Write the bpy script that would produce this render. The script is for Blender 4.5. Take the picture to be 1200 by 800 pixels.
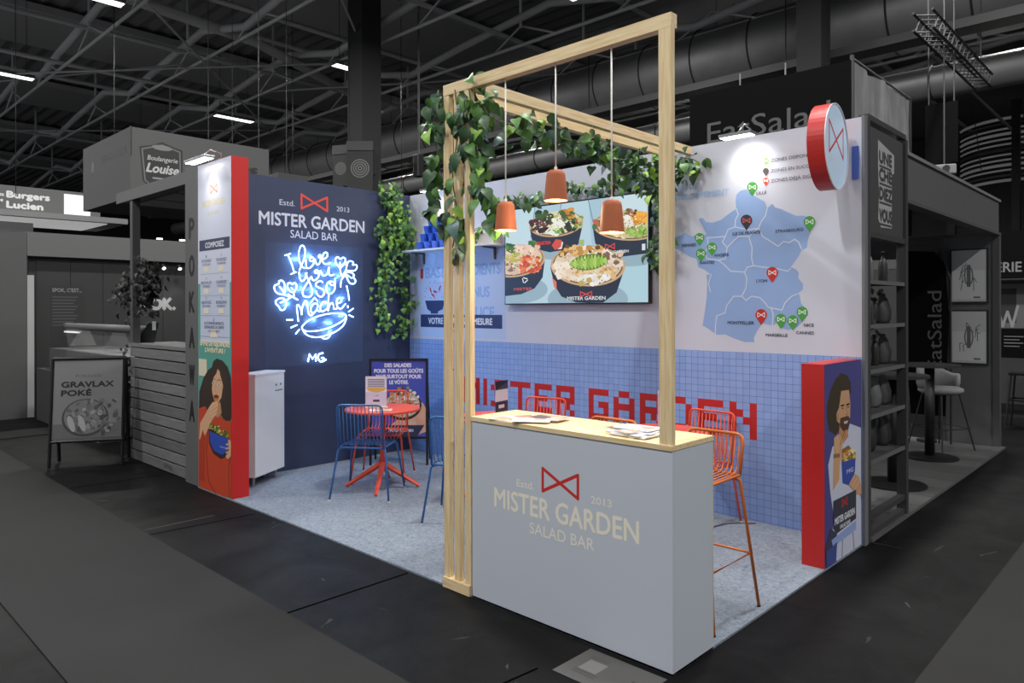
import bpy, bmesh, math, random
from mathutils import Vector, Matrix
for _o in list(bpy.data.objects): bpy.data.objects.remove(_o)
scene = bpy.context.scene
COL = scene.collection
random.seed(7)
PI = math.pi

# ------------------------------------------------------------------ camera
F_PX, YAW, ROLL, CY = 849.18, 0.7634, -0.002, 362.04
CAM = Vector((1.7373, -2.8588, 1.6598))
FW = Vector((-math.sin(YAW), math.cos(YAW), 0)); RT0 = Vector((math.cos(YAW), math.sin(YAW), 0)); UP0 = Vector((0, 0, 1))
RT = RT0*math.cos(ROLL) + UP0*math.sin(ROLL); UP = UP0*math.cos(ROLL) - RT0*math.sin(ROLL)
cd = bpy.data.cameras.new('camera'); cam = bpy.data.objects.new('camera', cd); COL.objects.link(cam)
cd.sensor_width = 36; cd.lens = F_PX/1200*36; cd.shift_y = (CY-400)/1200; cd.clip_start = .05; cd.clip_end = 300
cam.matrix_world = Matrix(((RT.x, UP.x, -FW.x, CAM.x), (RT.y, UP.y, -FW.y, CAM.y), (RT.z, UP.z, -FW.z, CAM.z), (0, 0, 0, 1)))
scene.camera = cam

# ------------------------------------------------------------------ world, exposure
w = bpy.data.worlds.new('world'); scene.world = w; w.use_nodes = True
w.node_tree.nodes['Background'].inputs[0].default_value = (.88, .92, 1.0, 1)
w.node_tree.nodes['Background'].inputs[1].default_value = 0.52
scene.view_settings.view_transform = 'Standard'; scene.view_settings.look = 'None'
scene.view_settings.gamma = 1; scene.view_settings.use_curve_mapping = False
scene.view_settings.exposure = -0.38
HALL_W = 450          # watts of one hall ceiling luminaire
def area_light(name, loc, sx, sy, power, color=(1, 1, 1), parent=None):
    l = bpy.data.lights.new(name, 'AREA'); l.shape = 'RECTANGLE'; l.size = sx; l.size_y = sy; l.energy = power; l.color = color
    o = bpy.data.objects.new(name, l); COL.objects.link(o); o.location = loc
    if parent: o.parent = parent
    return o
def spot_light(name, loc, target, power, angle, color=(1, 1, 1), blend=.6, parent=None, radius=.05):
    l = bpy.data.lights.new(name, 'SPOT'); l.energy = power; l.spot_size = math.radians(angle); l.spot_blend = blend; l.color = color; l.shadow_soft_size = radius
    o = bpy.data.objects.new(name, l); COL.objects.link(o); o.location = loc
    o.rotation_euler = (Vector(target)-Vector(loc)).to_track_quat('-Z', 'Y').to_euler()
    if parent: o.parent = parent
    return o

# ------------------------------------------------------------------ helpers
def at_pixel(u, v, ax, val):
    d = FW + RT*((u-600)/F_PX) + UP*((CY-v)/F_PX)
    i = 'xyz'.index(ax); t = (val-CAM[i])/d[i]
    return CAM + d*t
def lin(c):
    return tuple(((x/255)/12.92 if x/255 <= .04045 else ((x/255+.055)/1.055)**2.4) for x in c[:3]) + (1,)
MATS = {}
def mat(name, rgb, rough=.5, metal=0, noise=0, nscale=8, bump=0, bscale=60, emit=0, alpha=1, trans=0, spec=.5, stretch=None, coat=0):
    if name in MATS: return MATS[name]
    m = bpy.data.materials.new(name); m.use_nodes = True; MATS[name] = m
    nt = m.node_tree; b = nt.nodes['Principled BSDF']; L = nt.links.new
    b.inputs['Base Color'].default_value = lin(rgb); b.inputs['Roughness'].default_value = rough; b.inputs['Metallic'].default_value = metal
    b.inputs['Specular IOR Level'].default_value = spec; b.inputs['Alpha'].default_value = alpha; b.inputs['Transmission Weight'].default_value = trans
    b.inputs['Coat Weight'].default_value = coat
    if emit: b.inputs['Emission Color'].default_value = lin(rgb); b.inputs['Emission Strength'].default_value = emit
    if noise or bump:
        tc = nt.nodes.new('ShaderNodeTexCoord'); mp = nt.nodes.new('ShaderNodeMapping'); L(tc.outputs['Object'], mp.inputs[0])
        if stretch: mp.inputs['Scale'].default_value = stretch
    if noise:
        n = nt.nodes.new('ShaderNodeTexNoise'); n.inputs['Scale'].default_value = nscale; n.inputs['Detail'].default_value = 5; L(mp.outputs[0], n.inputs[0])
        r = nt.nodes.new('ShaderNodeValToRGB'); L(n.outputs[0], r.inputs[0])
        c = lin(rgb); r.color_ramp.elements[0].position = .3; r.color_ramp.elements[1].position = .7
        r.color_ramp.elements[0].color = tuple(x*(1-noise) for x in c[:3])+(1,); r.color_ramp.elements[1].color = tuple(min(1, x*(1+noise)) for x in c[:3])+(1,)
        L(r.outputs[0], b.inputs['Base Color'])
    if bump:
        n2 = nt.nodes.new('ShaderNodeTexNoise'); n2.inputs['Scale'].default_value = bscale; n2.inputs['Detail'].default_value = 4; L(mp.outputs[0], n2.inputs[0])
        bp = nt.nodes.new('ShaderNodeBump'); bp.inputs['Strength'].default_value = bump; bp.inputs['Distance'].default_value = .01
        L(n2.outputs[0], bp.inputs['Height']); L(bp.outputs[0], b.inputs['Normal'])
    return m
def print_mat(name, emit=0, rough=.5):
    if name in MATS: return MATS[name]
    m = bpy.data.materials.new(name); m.use_nodes = True; MATS[name] = m
    nt = m.node_tree; b = nt.nodes['Principled BSDF']; a = nt.nodes.new('ShaderNodeVertexColor'); a.layer_name = 'Col'
    b.inputs['Roughness'].default_value = rough
    nt.links.new(a.outputs[0], b.inputs['Base Color'])
    if emit:
        nt.links.new(a.outputs[0], b.inputs['Emission Color']); b.inputs['Emission Strength'].default_value = emit
        for l in list(b.inputs['Base Color'].links): nt.links.remove(l)
        b.inputs['Base Color'].default_value = (.01, .01, .01, 1)
    return m
def setp(o, label=None, cat=None, group=None, kind=None):
    if label: o['label'] = label
    if cat: o['category'] = cat
    if group: o['group'] = group
    if kind: o['kind'] = kind
    return o
def thing(name, label, cat, loc=(0, 0, 0), rz=0, group=None):
    o = bpy.data.objects.new(name, None); COL.objects.link(o); o.location = loc; o.rotation_euler = (0, 0, rz); o.empty_display_size = .1
    return setp(o, label, cat, group)
def link_mesh(name, me, parent=None, loc=(0, 0, 0), rot=(0, 0, 0), scale=None):
    o = bpy.data.objects.new(name, me); COL.objects.link(o); o.location = loc; o.rotation_euler = rot
    if scale: o.scale = scale
    if parent: o.parent = parent
    return o
def copy_tree(o, parent=None):
    c = o.copy(); COL.objects.link(c); c.parent = parent
    for ch in list(o.children): copy_tree(ch, c)
    return c
class MB:
    def __init__(s): s.v = []; s.f = []
    def add(s, vs, fs):
        n = len(s.v); s.v += [tuple(v) for v in vs]; s.f += [tuple(i+n for i in f) for f in fs]; return s
    def box(s, x0, x1, y0, y1, z0, z1):
        if x0 > x1: x0, x1 = x1, x0
        if y0 > y1: y0, y1 = y1, y0
        if z0 > z1: z0, z1 = z1, z0
        return s.add([(x0,y0,z0),(x1,y0,z0),(x1,y1,z0),(x0,y1,z0),(x0,y0,z1),(x1,y0,z1),(x1,y1,z1),(x0,y1,z1)],
                     [(0,3,2,1),(4,5,6,7),(0,1,5,4),(1,2,6,5),(2,3,7,6),(3,0,4,7)])
    def tube(s, pts, r, n=8, closed=False, caps=True):
        pts = [Vector(p) for p in pts]; m = len(pts); rr = r if isinstance(r, (list, tuple)) else [r]*m
        rings = []; prev = None
        for i, p in enumerate(pts):
            a = pts[(i-1) % m] if (closed or i > 0) else p; b = pts[(i+1) % m] if (closed or i < m-1) else p
            t = (b-a); t = t.normalized() if t.length > 1e-9 else Vector((0, 0, 1))
            if prev is None:
                ref = Vector((0, 0, 1)) if abs(t.z) < .9 else Vector((1, 0, 0)); x = t.cross(ref).normalized()
            else:
                x = prev - t*prev.dot(t); x = x.normalized() if x.length > 1e-6 else t.orthogonal().normalized()
            prev = x; y = t.cross(x)
            rings.append([p + (x*math.cos(2*PI*k/n) + y*math.sin(2*PI*k/n))*rr[i] for k in range(n)])
        vs = [v for q in rings for v in q]; fs = []
        for i in range(m if closed else m-1):
            j = (i+1) % m
            for k in range(n): fs.append((i*n+k, i*n+(k+1) % n, j*n+(k+1) % n, j*n+k))
        if caps and not closed: fs.append(tuple(reversed(range(n)))); fs.append(tuple(range((m-1)*n, m*n)))
        return s.add(vs, fs)
    def lathe(s, prof, n=24, c=(0, 0, 0), cap0=True, cap1=True):
        vs = []; fs = []
        for r, z in prof:
            for k in range(n): vs.append((c[0]+r*math.cos(2*PI*k/n), c[1]+r*math.sin(2*PI*k/n), c[2]+z))
        for i in range(len(prof)-1):
            for k in range(n): fs.append((i*n+k, i*n+(k+1) % n, (i+1)*n+(k+1) % n, (i+1)*n+k))
        if cap0: fs.append(tuple(reversed(range(n))))
        if cap1: fs.append(tuple(range((len(prof)-1)*n, len(prof)*n)))
        return s.add(vs, fs)
    def prism(s, poly, o, a, b, depth):
        """polygon of (s,t) in the frame origin o, axes a,b, extruded by depth along a x b (both sides closed)"""
        o, a, b = Vector(o), Vector(a), Vector(b); nn = a.cross(b); k = len(poly)
        ar = sum(poly[i][0]*poly[(i+1) % k][1]-poly[(i+1) % k][0]*poly[i][1] for i in range(k))
        if ar < 0: poly = poly[::-1]
        vs = [o+a*p[0]+b*p[1] for p in poly] + [o+a*p[0]+b*p[1]+nn*depth for p in poly]
        fs = [tuple(reversed(range(k))), tuple(range(k, 2*k))] + [(i, (i+1) % k, (i+1) % k+k, i+k) for i in range(k)]
        return s.add(vs, fs)
    def mesh(s, name, m=None, smooth=False, bevel=0):
        me = bpy.data.meshes.new(name); me.from_pydata(s.v, [], s.f)
        if bevel:
            bm = bmesh.new(); bm.from_mesh(me); bmesh.ops.bevel(bm, geom=bm.edges[:], offset=bevel, segments=2, affect='EDGES', profile=.5); bm.to_mesh(me); bm.free()
        if m: me.materials.append(m)
        if smooth: me.polygons.foreach_set('use_smooth', [True]*len(me.polygons))
        me.update(); return me
    def build(s, name, m, parent=None, smooth=False, bevel=0, kind=None):
        o = link_mesh(name, s.mesh(name, m, smooth, bevel), parent)
        if kind: o['kind'] = kind
        return o
def box(name, m, x0, x1, y0, y1, z0, z1, parent=None, bevel=0, kind=None):
    return MB().box(x0, x1, y0, y1, z0, z1).build(name, m, parent, bevel=bevel, kind=kind)
def tube(name, m, pts, r, parent=None, n=8, closed=False):
    return MB().tube(pts, r, n, closed).build(name, m, parent, smooth=True)
_T = {}
def text_geo(s, bold=0, shear=0, spacing=1):
    k = (s, bold, shear, spacing)
    if k not in _T:
        c = bpy.data.curves.new('t', 'FONT'); c.body = s; c.offset = bold; c.resolution_u = 3; c.shear = shear; c.space_character = spacing
        o = bpy.data.objects.new('t', c); me = o.to_mesh()
        vs = [(v.co.x, v.co.y) for v in me.vertices]; fs = [tuple(p.vertices) for p in me.polygons]
        o.to_mesh_clear(); bpy.data.objects.remove(o); bpy.data.curves.remove(c)
        _T[k] = (vs, fs)
    return _T[k]
class Print:
    """flat print: coloured shapes in painter's order on a plane (origin, right, up); normal = right x up"""
    def __init__(s, o, a, b, step=.00004):
        s.o, s.a, s.b = Vector(o), Vector(a).normalized(), Vector(b).normalized(); s.n = s.a.cross(s.b); s.v = []; s.f = []; s.c = []; s.k = 1; s.step = step
    def st(s, p):
        d = Vector(p)-s.o; return (d.dot(s.a), d.dot(s.b))
    def _add(s, vs, fs, rgb):
        n = len(s.v); off = s.n*(s.k*s.step)
        s.v += [tuple(s.o+s.a*x+s.b*y+off) for x, y in vs]
        for f in fs:
            a = [vs[i] for i in f]; ar = sum(a[i][0]*a[(i+1) % len(a)][1]-a[(i+1) % len(a)][0]*a[i][1] for i in range(len(a)))
            s.f.append(tuple(i+n for i in (f if ar >= 0 else tuple(reversed(f))))); s.c.append(lin(rgb))
    def poly(s, pts, rgb): s._add([tuple(p) for p in pts], [tuple(range(len(pts)))], rgb); s.k += 1
    def rect(s, x0, y0, x1, y1, rgb): s.poly([(x0, y0), (x1, y0), (x1, y1), (x0, y1)], rgb)
    def ell(s, cx, cy, rx, ry, rgb, n=20, rot=0, a0=0, a1=2*PI):
        full = abs(a1-a0-2*PI) < 1e-6; pts = []
        for i in range(n if full else n+1):
            t = a0+(a1-a0)*i/n; x, y = rx*math.cos(t), ry*math.sin(t)
            pts.append((cx+x*math.cos(rot)-y*math.sin(rot), cy+x*math.sin(rot)+y*math.cos(rot)))
        s.poly(pts, rgb)
    def line(s, pts, w, rgb, closed=False):
        q = list(pts)+([pts[0]] if closed else [])
        for (x0, y0), (x1, y1) in zip(q, q[1:]):
            l = math.hypot(x1-x0, y1-y0) or 1; nx, ny = -(y1-y0)/l*w/2, (x1-x0)/l*w/2; ex, ey = (x1-x0)/l*w*.35, (y1-y0)/l*w*.35
            s._add([(x0-ex+nx, y0-ey+ny), (x0-ex-nx, y0-ey-ny), (x1+ex-nx, y1+ey-ny), (x1+ex+nx, y1+ey+ny)], [(0, 1, 2, 3)], rgb); s.k += .5
        s.k += 1
    def text(s, t, x0, y0, x1, h, rgb, bold=0, shear=0, spacing=1):
        """text from x0 to x1, baseline y0, capital height h"""
        vs, fs = text_geo(t, 0, shear, spacing)
        if not vs: return
        mx, Mx = min(v[0] for v in vs), max(v[0] for v in vs); ch = .73; b = bold*h*2.4
        for dx, dy in ((0, 0),) if not bold else ((-b, 0), (b, 0), (0, -b), (0, b)):
            s._add([(x0+(v[0]-mx)/(Mx-mx)*(x1-x0)+dx, y0+v[1]/ch*h+dy) for v in vs], fs, rgb); s.k += .5
        s.k = math.floor(s.k)+1
    def build(s, name, m, parent=None, label=None):
        me = bpy.data.meshes.new(name); me.from_pydata(s.v, [], s.f); ca = me.color_attributes.new('Col', 'FLOAT_COLOR', 'CORNER')
        i = 0; buf = []
        for f, c in zip(s.f, s.c): buf += list(c)*len(f)
        ca.data.foreach_set('color', buf); me.materials.append(m); me.update()
        o = link_mesh(name, me, parent)
        if label: o['label'] = label
        return o
def bow(P, cx, cy, wd, ht, rgb, lw, skew=0):
    """the bow-tie mark: two open triangles crossing in the middle"""
    l, r = cx-wd/2, cx+wd/2
    P.line([(l, cy+ht/2), (l, cy-ht/2), (r, cy+ht/2-skew), (r, cy-ht/2), (l, cy+ht/2)], lw, rgb)
# ------------------------------------------------------------------ materials
RED = mat('red_paint', (192, 34, 30), .42)
ORANGE_RED = mat('coral_metal', (226, 84, 58), .4)
BLUE_METAL = mat('blue_metal', (48, 98, 160), .4)
ORANGE_METAL = mat('orange_metal', (206, 112, 50), .4)
LAV = mat('lavender_white', (207, 212, 225), .55, noise=.02, nscale=2)
WHITE = mat('white_laminate', (226, 228, 230), .4)
COUNTER = mat('pale_blue_laminate', (200, 206, 216), .45, noise=.015, nscale=2)
NAVY = mat('navy_print', (52, 61, 88), .5, noise=.03, nscale=3)
BLACK = mat('black_satin', (22, 22, 24), .45)
DKGREY = mat('dark_grey', (48, 48, 48), .5)
MIDGREY = mat('mid_grey', (92, 92, 92), .55)
STEEL = mat('brushed_steel', (170, 172, 175), .3, metal=.9)
CLEAR = mat('clear_acrylic', (120, 160, 220), .03, alpha=.04, spec=.5)
PRINT = print_mat('flat_print', rough=.55)
SCREEN = print_mat('lit_screen', emit=1.2)
def wood_mat(name, c0, c1, stretch):
    m = bpy.data.materials.new(name); m.use_nodes = True; nt = m.node_tree; b = nt.nodes['Principled BSDF']; L = nt.links.new
    tc = nt.nodes.new('ShaderNodeTexCoord'); mp = nt.nodes.new('ShaderNodeMapping'); mp.inputs['Scale'].default_value = stretch; L(tc.outputs['Object'], mp.inputs[0])
    n = nt.nodes.new('ShaderNodeTexNoise'); n.inputs['Scale'].default_value = 6; n.inputs['Detail'].default_value = 6; n.inputs['Distortion'].default_value = .6; L(mp.outputs[0], n.inputs[0])
    r = nt.nodes.new('ShaderNodeValToRGB'); r.color_ramp.elements[0].color = lin(c0); r.color_ramp.elements[1].color = lin(c1)
    r.color_ramp.elements[0].position = .35; r.color_ramp.elements[1].position = .62; L(n.outputs[0], r.inputs[0]); L(r.outputs[0], b.inputs['Base Color'])
    b.inputs['Roughness'].default_value = .55; return m
PINE_Z = wood_mat('pine_upright', (222, 192, 142), (240, 218, 174), (12, 12, .7))
PINE_X = wood_mat('pine_along_x', (222, 192, 142), (240, 218, 174), (.7, 12, 12))
PINE_Y = wood_mat('pine_along_y', (222, 192, 142), (240, 218, 174), (12, .7, 12))
def carpet_mat():
    m = bpy.data.materials.new('heathered_carpet'); m.use_nodes = True; nt = m.node_tree; b = nt.nodes['Principled BSDF']; L = nt.links.new
    tc = nt.nodes.new('ShaderNodeTexCoord'); n = nt.nodes.new('ShaderNodeTexNoise'); n.inputs['Scale'].default_value = 34; n.inputs['Detail'].default_value = 8; n.inputs['Roughness'].default_value = .75; n.inputs['Distortion'].default_value = 1.2
    L(tc.outputs['Object'], n.inputs[0]); r = nt.nodes.new('ShaderNodeValToRGB'); L(n.outputs[0], r.inputs[0])
    r.color_ramp.elements[0].position = .32; r.color_ramp.elements[0].color = lin((98, 108, 122)); r.color_ramp.elements[1].position = .68; r.color_ramp.elements[1].color = lin((156, 164, 174))  # grey carpet tones tinted slightly blue, standing in for the neon glow
    L(r.outputs[0], b.inputs['Base Color']); b.inputs['Roughness'].default_value = .95; b.inputs['Specular IOR Level'].default_value = .1
    n2 = nt.nodes.new('ShaderNodeTexNoise'); n2.inputs['Scale'].default_value = 220; L(tc.outputs['Object'], n2.inputs[0]); bp = nt.nodes.new('ShaderNodeBump'); bp.inputs['Strength'].default_value = .3; bp.inputs['Distance'].default_value = .01
    L(n2.outputs[0], bp.inputs['Height']); L(bp.outputs[0], b.inputs['Normal']); return m
CARPET = carpet_mat()
def concrete_mat():
    m = bpy.data.materials.new('dark_concrete'); m.use_nodes = True; nt = m.node_tree; b = nt.nodes['Principled BSDF']; L = nt.links.new
    tc = nt.nodes.new('ShaderNodeTexCoord'); n = nt.nodes.new('ShaderNodeTexNoise'); n.inputs['Scale'].default_value = 2.1; n.inputs['Detail'].default_value = 9; n.inputs['Roughness'].default_value = .65; n.inputs['Distortion'].default_value = .8
    L(tc.outputs['Object'], n.inputs[0]); r = nt.nodes.new('ShaderNodeValToRGB'); L(n.outputs[0], r.inputs[0])
    r.color_ramp.elements[0].position = .3; r.color_ramp.elements[0].color = lin((11, 11, 11)); r.color_ramp.elements[1].position = .75; r.color_ramp.elements[1].color = lin((26, 26, 26))
    v = nt.nodes.new('ShaderNodeTexVoronoi'); v.inputs['Scale'].default_value = 3.5; v.feature = 'DISTANCE_TO_EDGE'; n3 = nt.nodes.new('ShaderNodeTexNoise'); n3.inputs['Scale'].default_value = 30; n3.inputs['Detail'].default_value = 3
    L(tc.outputs['Object'], n3.inputs[0]); r3 = nt.nodes.new('ShaderNodeValToRGB'); L(n3.outputs[0], r3.inputs[0]); r3.color_ramp.elements[0].position = .68; r3.color_ramp.elements[0].color = (0, 0, 0, 1); r3.color_ramp.elements[1].position = .8; r3.color_ramp.elements[1].color = (.06, .06, .06, 1)
    ad = nt.nodes.new('ShaderNodeMix'); ad.data_type = 'RGBA'; ad.blend_type = 'ADD'; ad.inputs[0].default_value = .35; L(r.outputs[0], ad.inputs[6]); L(r3.outputs[0], ad.inputs[7]); L(ad.outputs[2], b.inputs['Base Color'])
    rr = nt.nodes.new('ShaderNodeMapRange'); L(n.outputs[0], rr.inputs[0]); rr.inputs[3].default_value = .75; rr.inputs[4].default_value = .5; L(rr.outputs[0], b.inputs['Roughness'])
    b.inputs['Specular IOR Level'].default_value = .12; return m
CONCRETE = concrete_mat()
AISLE = mat('aisle_carpet', (50, 50, 50), .95, noise=.06, nscale=1.2, bump=.15, bscale=250, spec=.1)
T_MOS = .0563; Z_MOS = 1.318; X_MOS = -.77
def mosaic_mat():
    m = bpy.data.materials.new('blue_mosaic_print'); m.use_nodes = True; nt = m.node_tree; b = nt.nodes['Principled BSDF']; L = nt.links.new
    tc = nt.nodes.new('ShaderNodeTexCoord'); sx = nt.nodes.new('ShaderNodeSeparateXYZ'); L(tc.outputs['Object'], sx.inputs[0])
    ax = nt.nodes.new('ShaderNodeMath'); ax.operation = 'ADD'; ax.inputs[1].default_value = T_MOS*200-X_MOS; L(sx.outputs[0], ax.inputs[0])
    az = nt.nodes.new('ShaderNodeMath'); az.operation = 'ADD'; az.inputs[1].default_value = T_MOS*200-Z_MOS; L(sx.outputs[2], az.inputs[0])
    cx = nt.nodes.new('ShaderNodeCombineXYZ'); L(ax.outputs[0], cx.inputs[0]); L(az.outputs[0], cx.inputs[1])
    br = nt.nodes.new('ShaderNodeTexBrick'); br.offset = 0; br.squash = 1; br.inputs['Scale'].default_value = 1; br.inputs['Brick Width'].default_value = T_MOS; br.inputs['Row Height'].default_value = T_MOS
    br.inputs['Mortar Size'].default_value = .0016; br.inputs['Mortar Smooth'].default_value = .1; br.inputs['Color1'].default_value = lin((150, 180, 232)); br.inputs['Color2'].default_value = lin((140, 170, 226)); br.inputs['Mortar'].default_value = lin((84, 112, 180))
    L(cx.outputs[0], br.inputs[0]); L(br.outputs[0], b.inputs['Base Color']); b.inputs['Roughness'].default_value = .5; return m
MOSAIC = mosaic_mat()

# ------------------------------------------------------------------ setting: hall floor, booth floor and walls
FLOOR = box('floor', CONCRETE, -60, 28, -14, 45, -.3, 0, kind='structure'); FLOOR['label'] = 'dark worn concrete hall floor'
box('seam', mat('groove', (7, 7, 7), .95, spec=0), -1.9, -1.885, -.86, -.02, .0002, .0012, FLOOR); 
for (x0, y0, x1, y1) in ((-3.9, -.85, -3.85, -.05), (-5.9, -.85, -5.86, -.02), (-.55, -.86, -.5, -.36)):
    MB().add([(x0, y0, .0015), (x0+.012, y0, .0015), (x1+.012, y1, .0015), (x1, y1, .0015)], [(0, 1, 2, 3)]).build('scratch', MATS['groove'], FLOOR)
box('scratch', mat('pale_scuff', (60, 60, 60), .8), -4.05, -4.035, -.83, -.3, .0005, .0014, FLOOR)
setp(box('floor_aisle_left', AISLE, -9.1, 12, -1.9, -.855, .0004, .007, kind='structure'), 'grey aisle carpet strip along the front of the stand')
setp(box('floor_aisle_cross', AISLE, -10.1, -9.45, -2.2, 9, .0004, .006, kind='structure'), 'narrow grey aisle carpet strip crossing by the far left stand')
setp(box('floor_aisle_right', AISLE, .805, 2.6, -.84, 20, .0004, .006, kind='structure'), 'grey aisle carpet strip along the right of the stand')
setp(box('floor_carpet', CARPET, -5.06, 0, 0, 2.5, .0004, .012, kind='structure'), 'pale grey heathered carpet inside the stand')

LW, DW, HW = 5.06, 2.5, 3.0
WB = box('wall_back', LAV, -LW, 0, DW, DW+.06, 0, HW, kind='structure'); WB['label'] = 'lavender white back wall with printed map and blue mosaic'
WL = box('wall_left', NAVY, -LW-.05, -LW, .165, DW+.06, 0, HW, kind='structure'); WL['label'] = 'navy blue side wall with logo and neon'
box('end_trim', mat('wall_edge_trim', (120, 122, 126), .4), 0, .02, DW-.002, DW+.06, 0, HW+.01, WB)
MOS = box('mosaic_panel', MOSAIC, -LW, 0, DW-.004, DW, .012, Z_MOS, WB)
GLY = {'M': ['X...X', 'XX.XX', 'X.X.X', 'X...X', 'X...X'], 'I': ['X']*5, 'S': ['.XXX', 'X...', '.XX.', '...X', 'XXX.'], 'T': ['XXXXX', '..X..', '..X..', '..X..', '..X..'],
       'E': ['XXXX', 'X...', 'XXX.', 'X...', 'XXXX'], 'R': ['XXXX', 'X..X', 'XXXX', 'X.X.', 'X..X'], 'G': ['XXXX', 'X...', 'X.XX', 'X..X', 'XXXX'],
       'A': ['.XX.', 'X..X', 'XXXX', 'X..X', 'X..X'], 'D': ['XXX.', 'X..X', 'X..X', 'X..X', 'XXX.'], 'N': ['X..X', 'XX.X', 'X.XX', 'X..X', 'X..X']}
GLY['N'] = ['X..X', 'XX.X', 'X.XX', 'X..X', 'X..X']
P = Print((0, DW-.0045, 0), (1, 0, 0), (0, 0, 1)); colx = X_MOS-60*T_MOS
for ch in 'MISTER GARDEN':
    if ch == ' ': colx += 2*T_MOS; continue
    g = GLY[ch]; ztop = Z_MOS-7*T_MOS
    for r, row in enumerate(g):
        for c, q in enumerate(row):
            if q == 'X': P.rect(colx+c*T_MOS-.001, ztop-(r+1)*T_MOS-.001, colx+(c+1)*T_MOS+.001, ztop-r*T_MOS+.001, (198, 38, 36)); P.k = 1
    colx += (len(g[0])+1)*T_MOS
P.build('mosaic_lettering', PRINT, MOS, 'red tile letters MISTER GARDEN')

def reader(P, ax, val, x0, y0, sc):
    """turns a reading in an enlarged detail of the photograph into coordinates on the print's plane"""
    return lambda q: P.st(at_pixel(x0+q[0]/sc, y0+q[1]/sc, ax, val))
def ptext(P, R, t, xl, y, xr, h, rgb, bold=0, shear=0, spacing=1):
    a = R((xl, y)); b = R((xr, y)); c = R((xl, y-h)); P.text(t, a[0], a[1], b[0], c[1]-a[1], rgb, bold, shear, spacing)
# --- the map print
P = Print((0, DW-.0005, 0), (1, 0, 0), (0, 0, 1)); R = reader(P, 'y', DW, 780, 160, 3.075); M = lambda l: [R(q) for q in l]
FR = [(255,210),(268,196),(290,190),(318,212),(340,225),(358,235),(366,258),(385,242),(395,255),(420,262),(440,272),(470,285),(500,285),(525,300),(528,320),(520,345),(512,375),(510,400),(490,410),(480,430),(462,455),(450,470),(470,478),(480,490),(478,510),(495,530),(495,550),(480,562),(485,580),(488,600),(508,625),(513,642),(495,665),(470,690),(440,697),(415,688),(400,672),(385,681),(350,672),(330,700),(318,725),(320,740),(285,740),(250,728),(215,712),(185,714),(150,690),(133,680),(140,640),(148,580),(150,520),(146,497),(165,497),(140,480),(118,470),(112,440),(85,432),(60,415),(40,405),(15,400),(-12,388),(-14,368),(15,358),(40,362),(70,347),(95,360),(110,354),(130,362),(148,350),(140,338),(135,325),(120,300),(125,292),(135,293),(145,307),(170,310),(200,300),(225,280),(255,260),(252,235)]
P.poly(M(FR), (146, 176, 222))
for l in ([(255,260),(262,280),(252,300),(250,325),(225,335),(215,360),(150,365)], [(366,258),(360,285),(345,305),(335,330),(300,335),(262,328),(250,325)], [(335,330),(350,360),(375,375),(405,395),(425,378),(445,382),(465,370),(480,380),(490,405)],
          [(300,360),(312,400),(310,440),(318,465),(350,470),(400,475),(440,485),(450,475)], [(150,365),(155,395),(140,420),(150,440),(190,445),(215,440),(222,400),(205,380),(215,360)], [(190,445),(210,460),(235,485),(285,488),(295,470),(318,465)],
          [(285,488),(293,510),(290,545),(275,575),(245,575),(220,610),(215,635),(185,645),(180,680),(180,712)], [(275,575),(290,590),(310,575),(340,580),(360,600),(370,615),(420,625),(430,600),(455,575),(480,565)], [(385,680),(388,640),(380,615)], [(300,360),(335,330)], [(300,360),(262,360),(222,400)], [(165,497),(155,530),(162,560)]):
    P.line(M(l), .009, (206, 216, 236))
GRN, LGR, DRK, RDC = (70, 160, 66), (120, 190, 70), (50, 52, 64), (196, 42, 40)
def pin(x, y, r, rgb, bc=(225, 235, 225)):
    P.poly(M([(x-r*.8, y+r*.55), (x, y+r*1.75), (x+r*.8, y+r*.55)]), rgb); P.poly(M([(x+r*math.cos(a), y+r*math.sin(a)) for a in [i*PI/9 for i in range(18)]]), rgb)
    k = r*.6; h = r*.38; P.line(M([(x-k, y-h), (x-k, y+h), (x+k, y-h), (x+k, y+h), (x-k, y-h)]), .006, bc)
for x, y, r, c, bc in ((313,182,19,GRN,None), (292,302,21,DRK,(215,90,80)), (519,307,21,GRN,None), (123,364,17,GRN,None), (168,399,18,GRN,None), (128,421,18,GRN,None), (385,490,21,RDC,None), (345,642,21,RDC,None), (416,658,20,GRN,None), (459,663,20,GRN,None), (493,632,20,GRN,None), (363,87,10,LGR,None), (362,124,11,(84,72,72),(60,60,60)), (362,159,11,(226,78,48),None)):
    pin(x, y, r, c, bc or (225, 235, 225))
TXC = (52, 58, 80)
for t, xl, y, xr in (('LILLE',329,210,365), ('ILE DE FRANCE',243,356,343), ('STRASBOURG',397,347,497), ('RENNES',61,398,110), ('NANTES',125,460,176), ('ANGERS',176,433,228), ('LYON',328,525,366), ('MONTPELLIER',225,675,320), ('MARSEILLE',362,719,440), ('CANNES',472,711,535), ('NICE',500,684,535)):
    ptext(P, R, t, xl, y, xr, 11, TXC, .012)
for t, y, xr in (('ZONES DISPONIBLES',92,556), ('ZONES EN SUCCURSALE',130,584), ('ZONES DÉJÀ SIGNÉES',166,568)): ptext(P, R, t, 381, y, xr, 12, (96, 98, 110), .006)
ptext(P, R, 'PLAN DE', 16, 200, 118, 19, (168, 194, 226), .02); ptext(P, R, 'DÉVELOPPEMENT', 12, 233, 230, 19, (168, 194, 226), .02)
P.build('map_print', PRINT, WB, 'pale blue map of France with coloured pins and city names')
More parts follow.
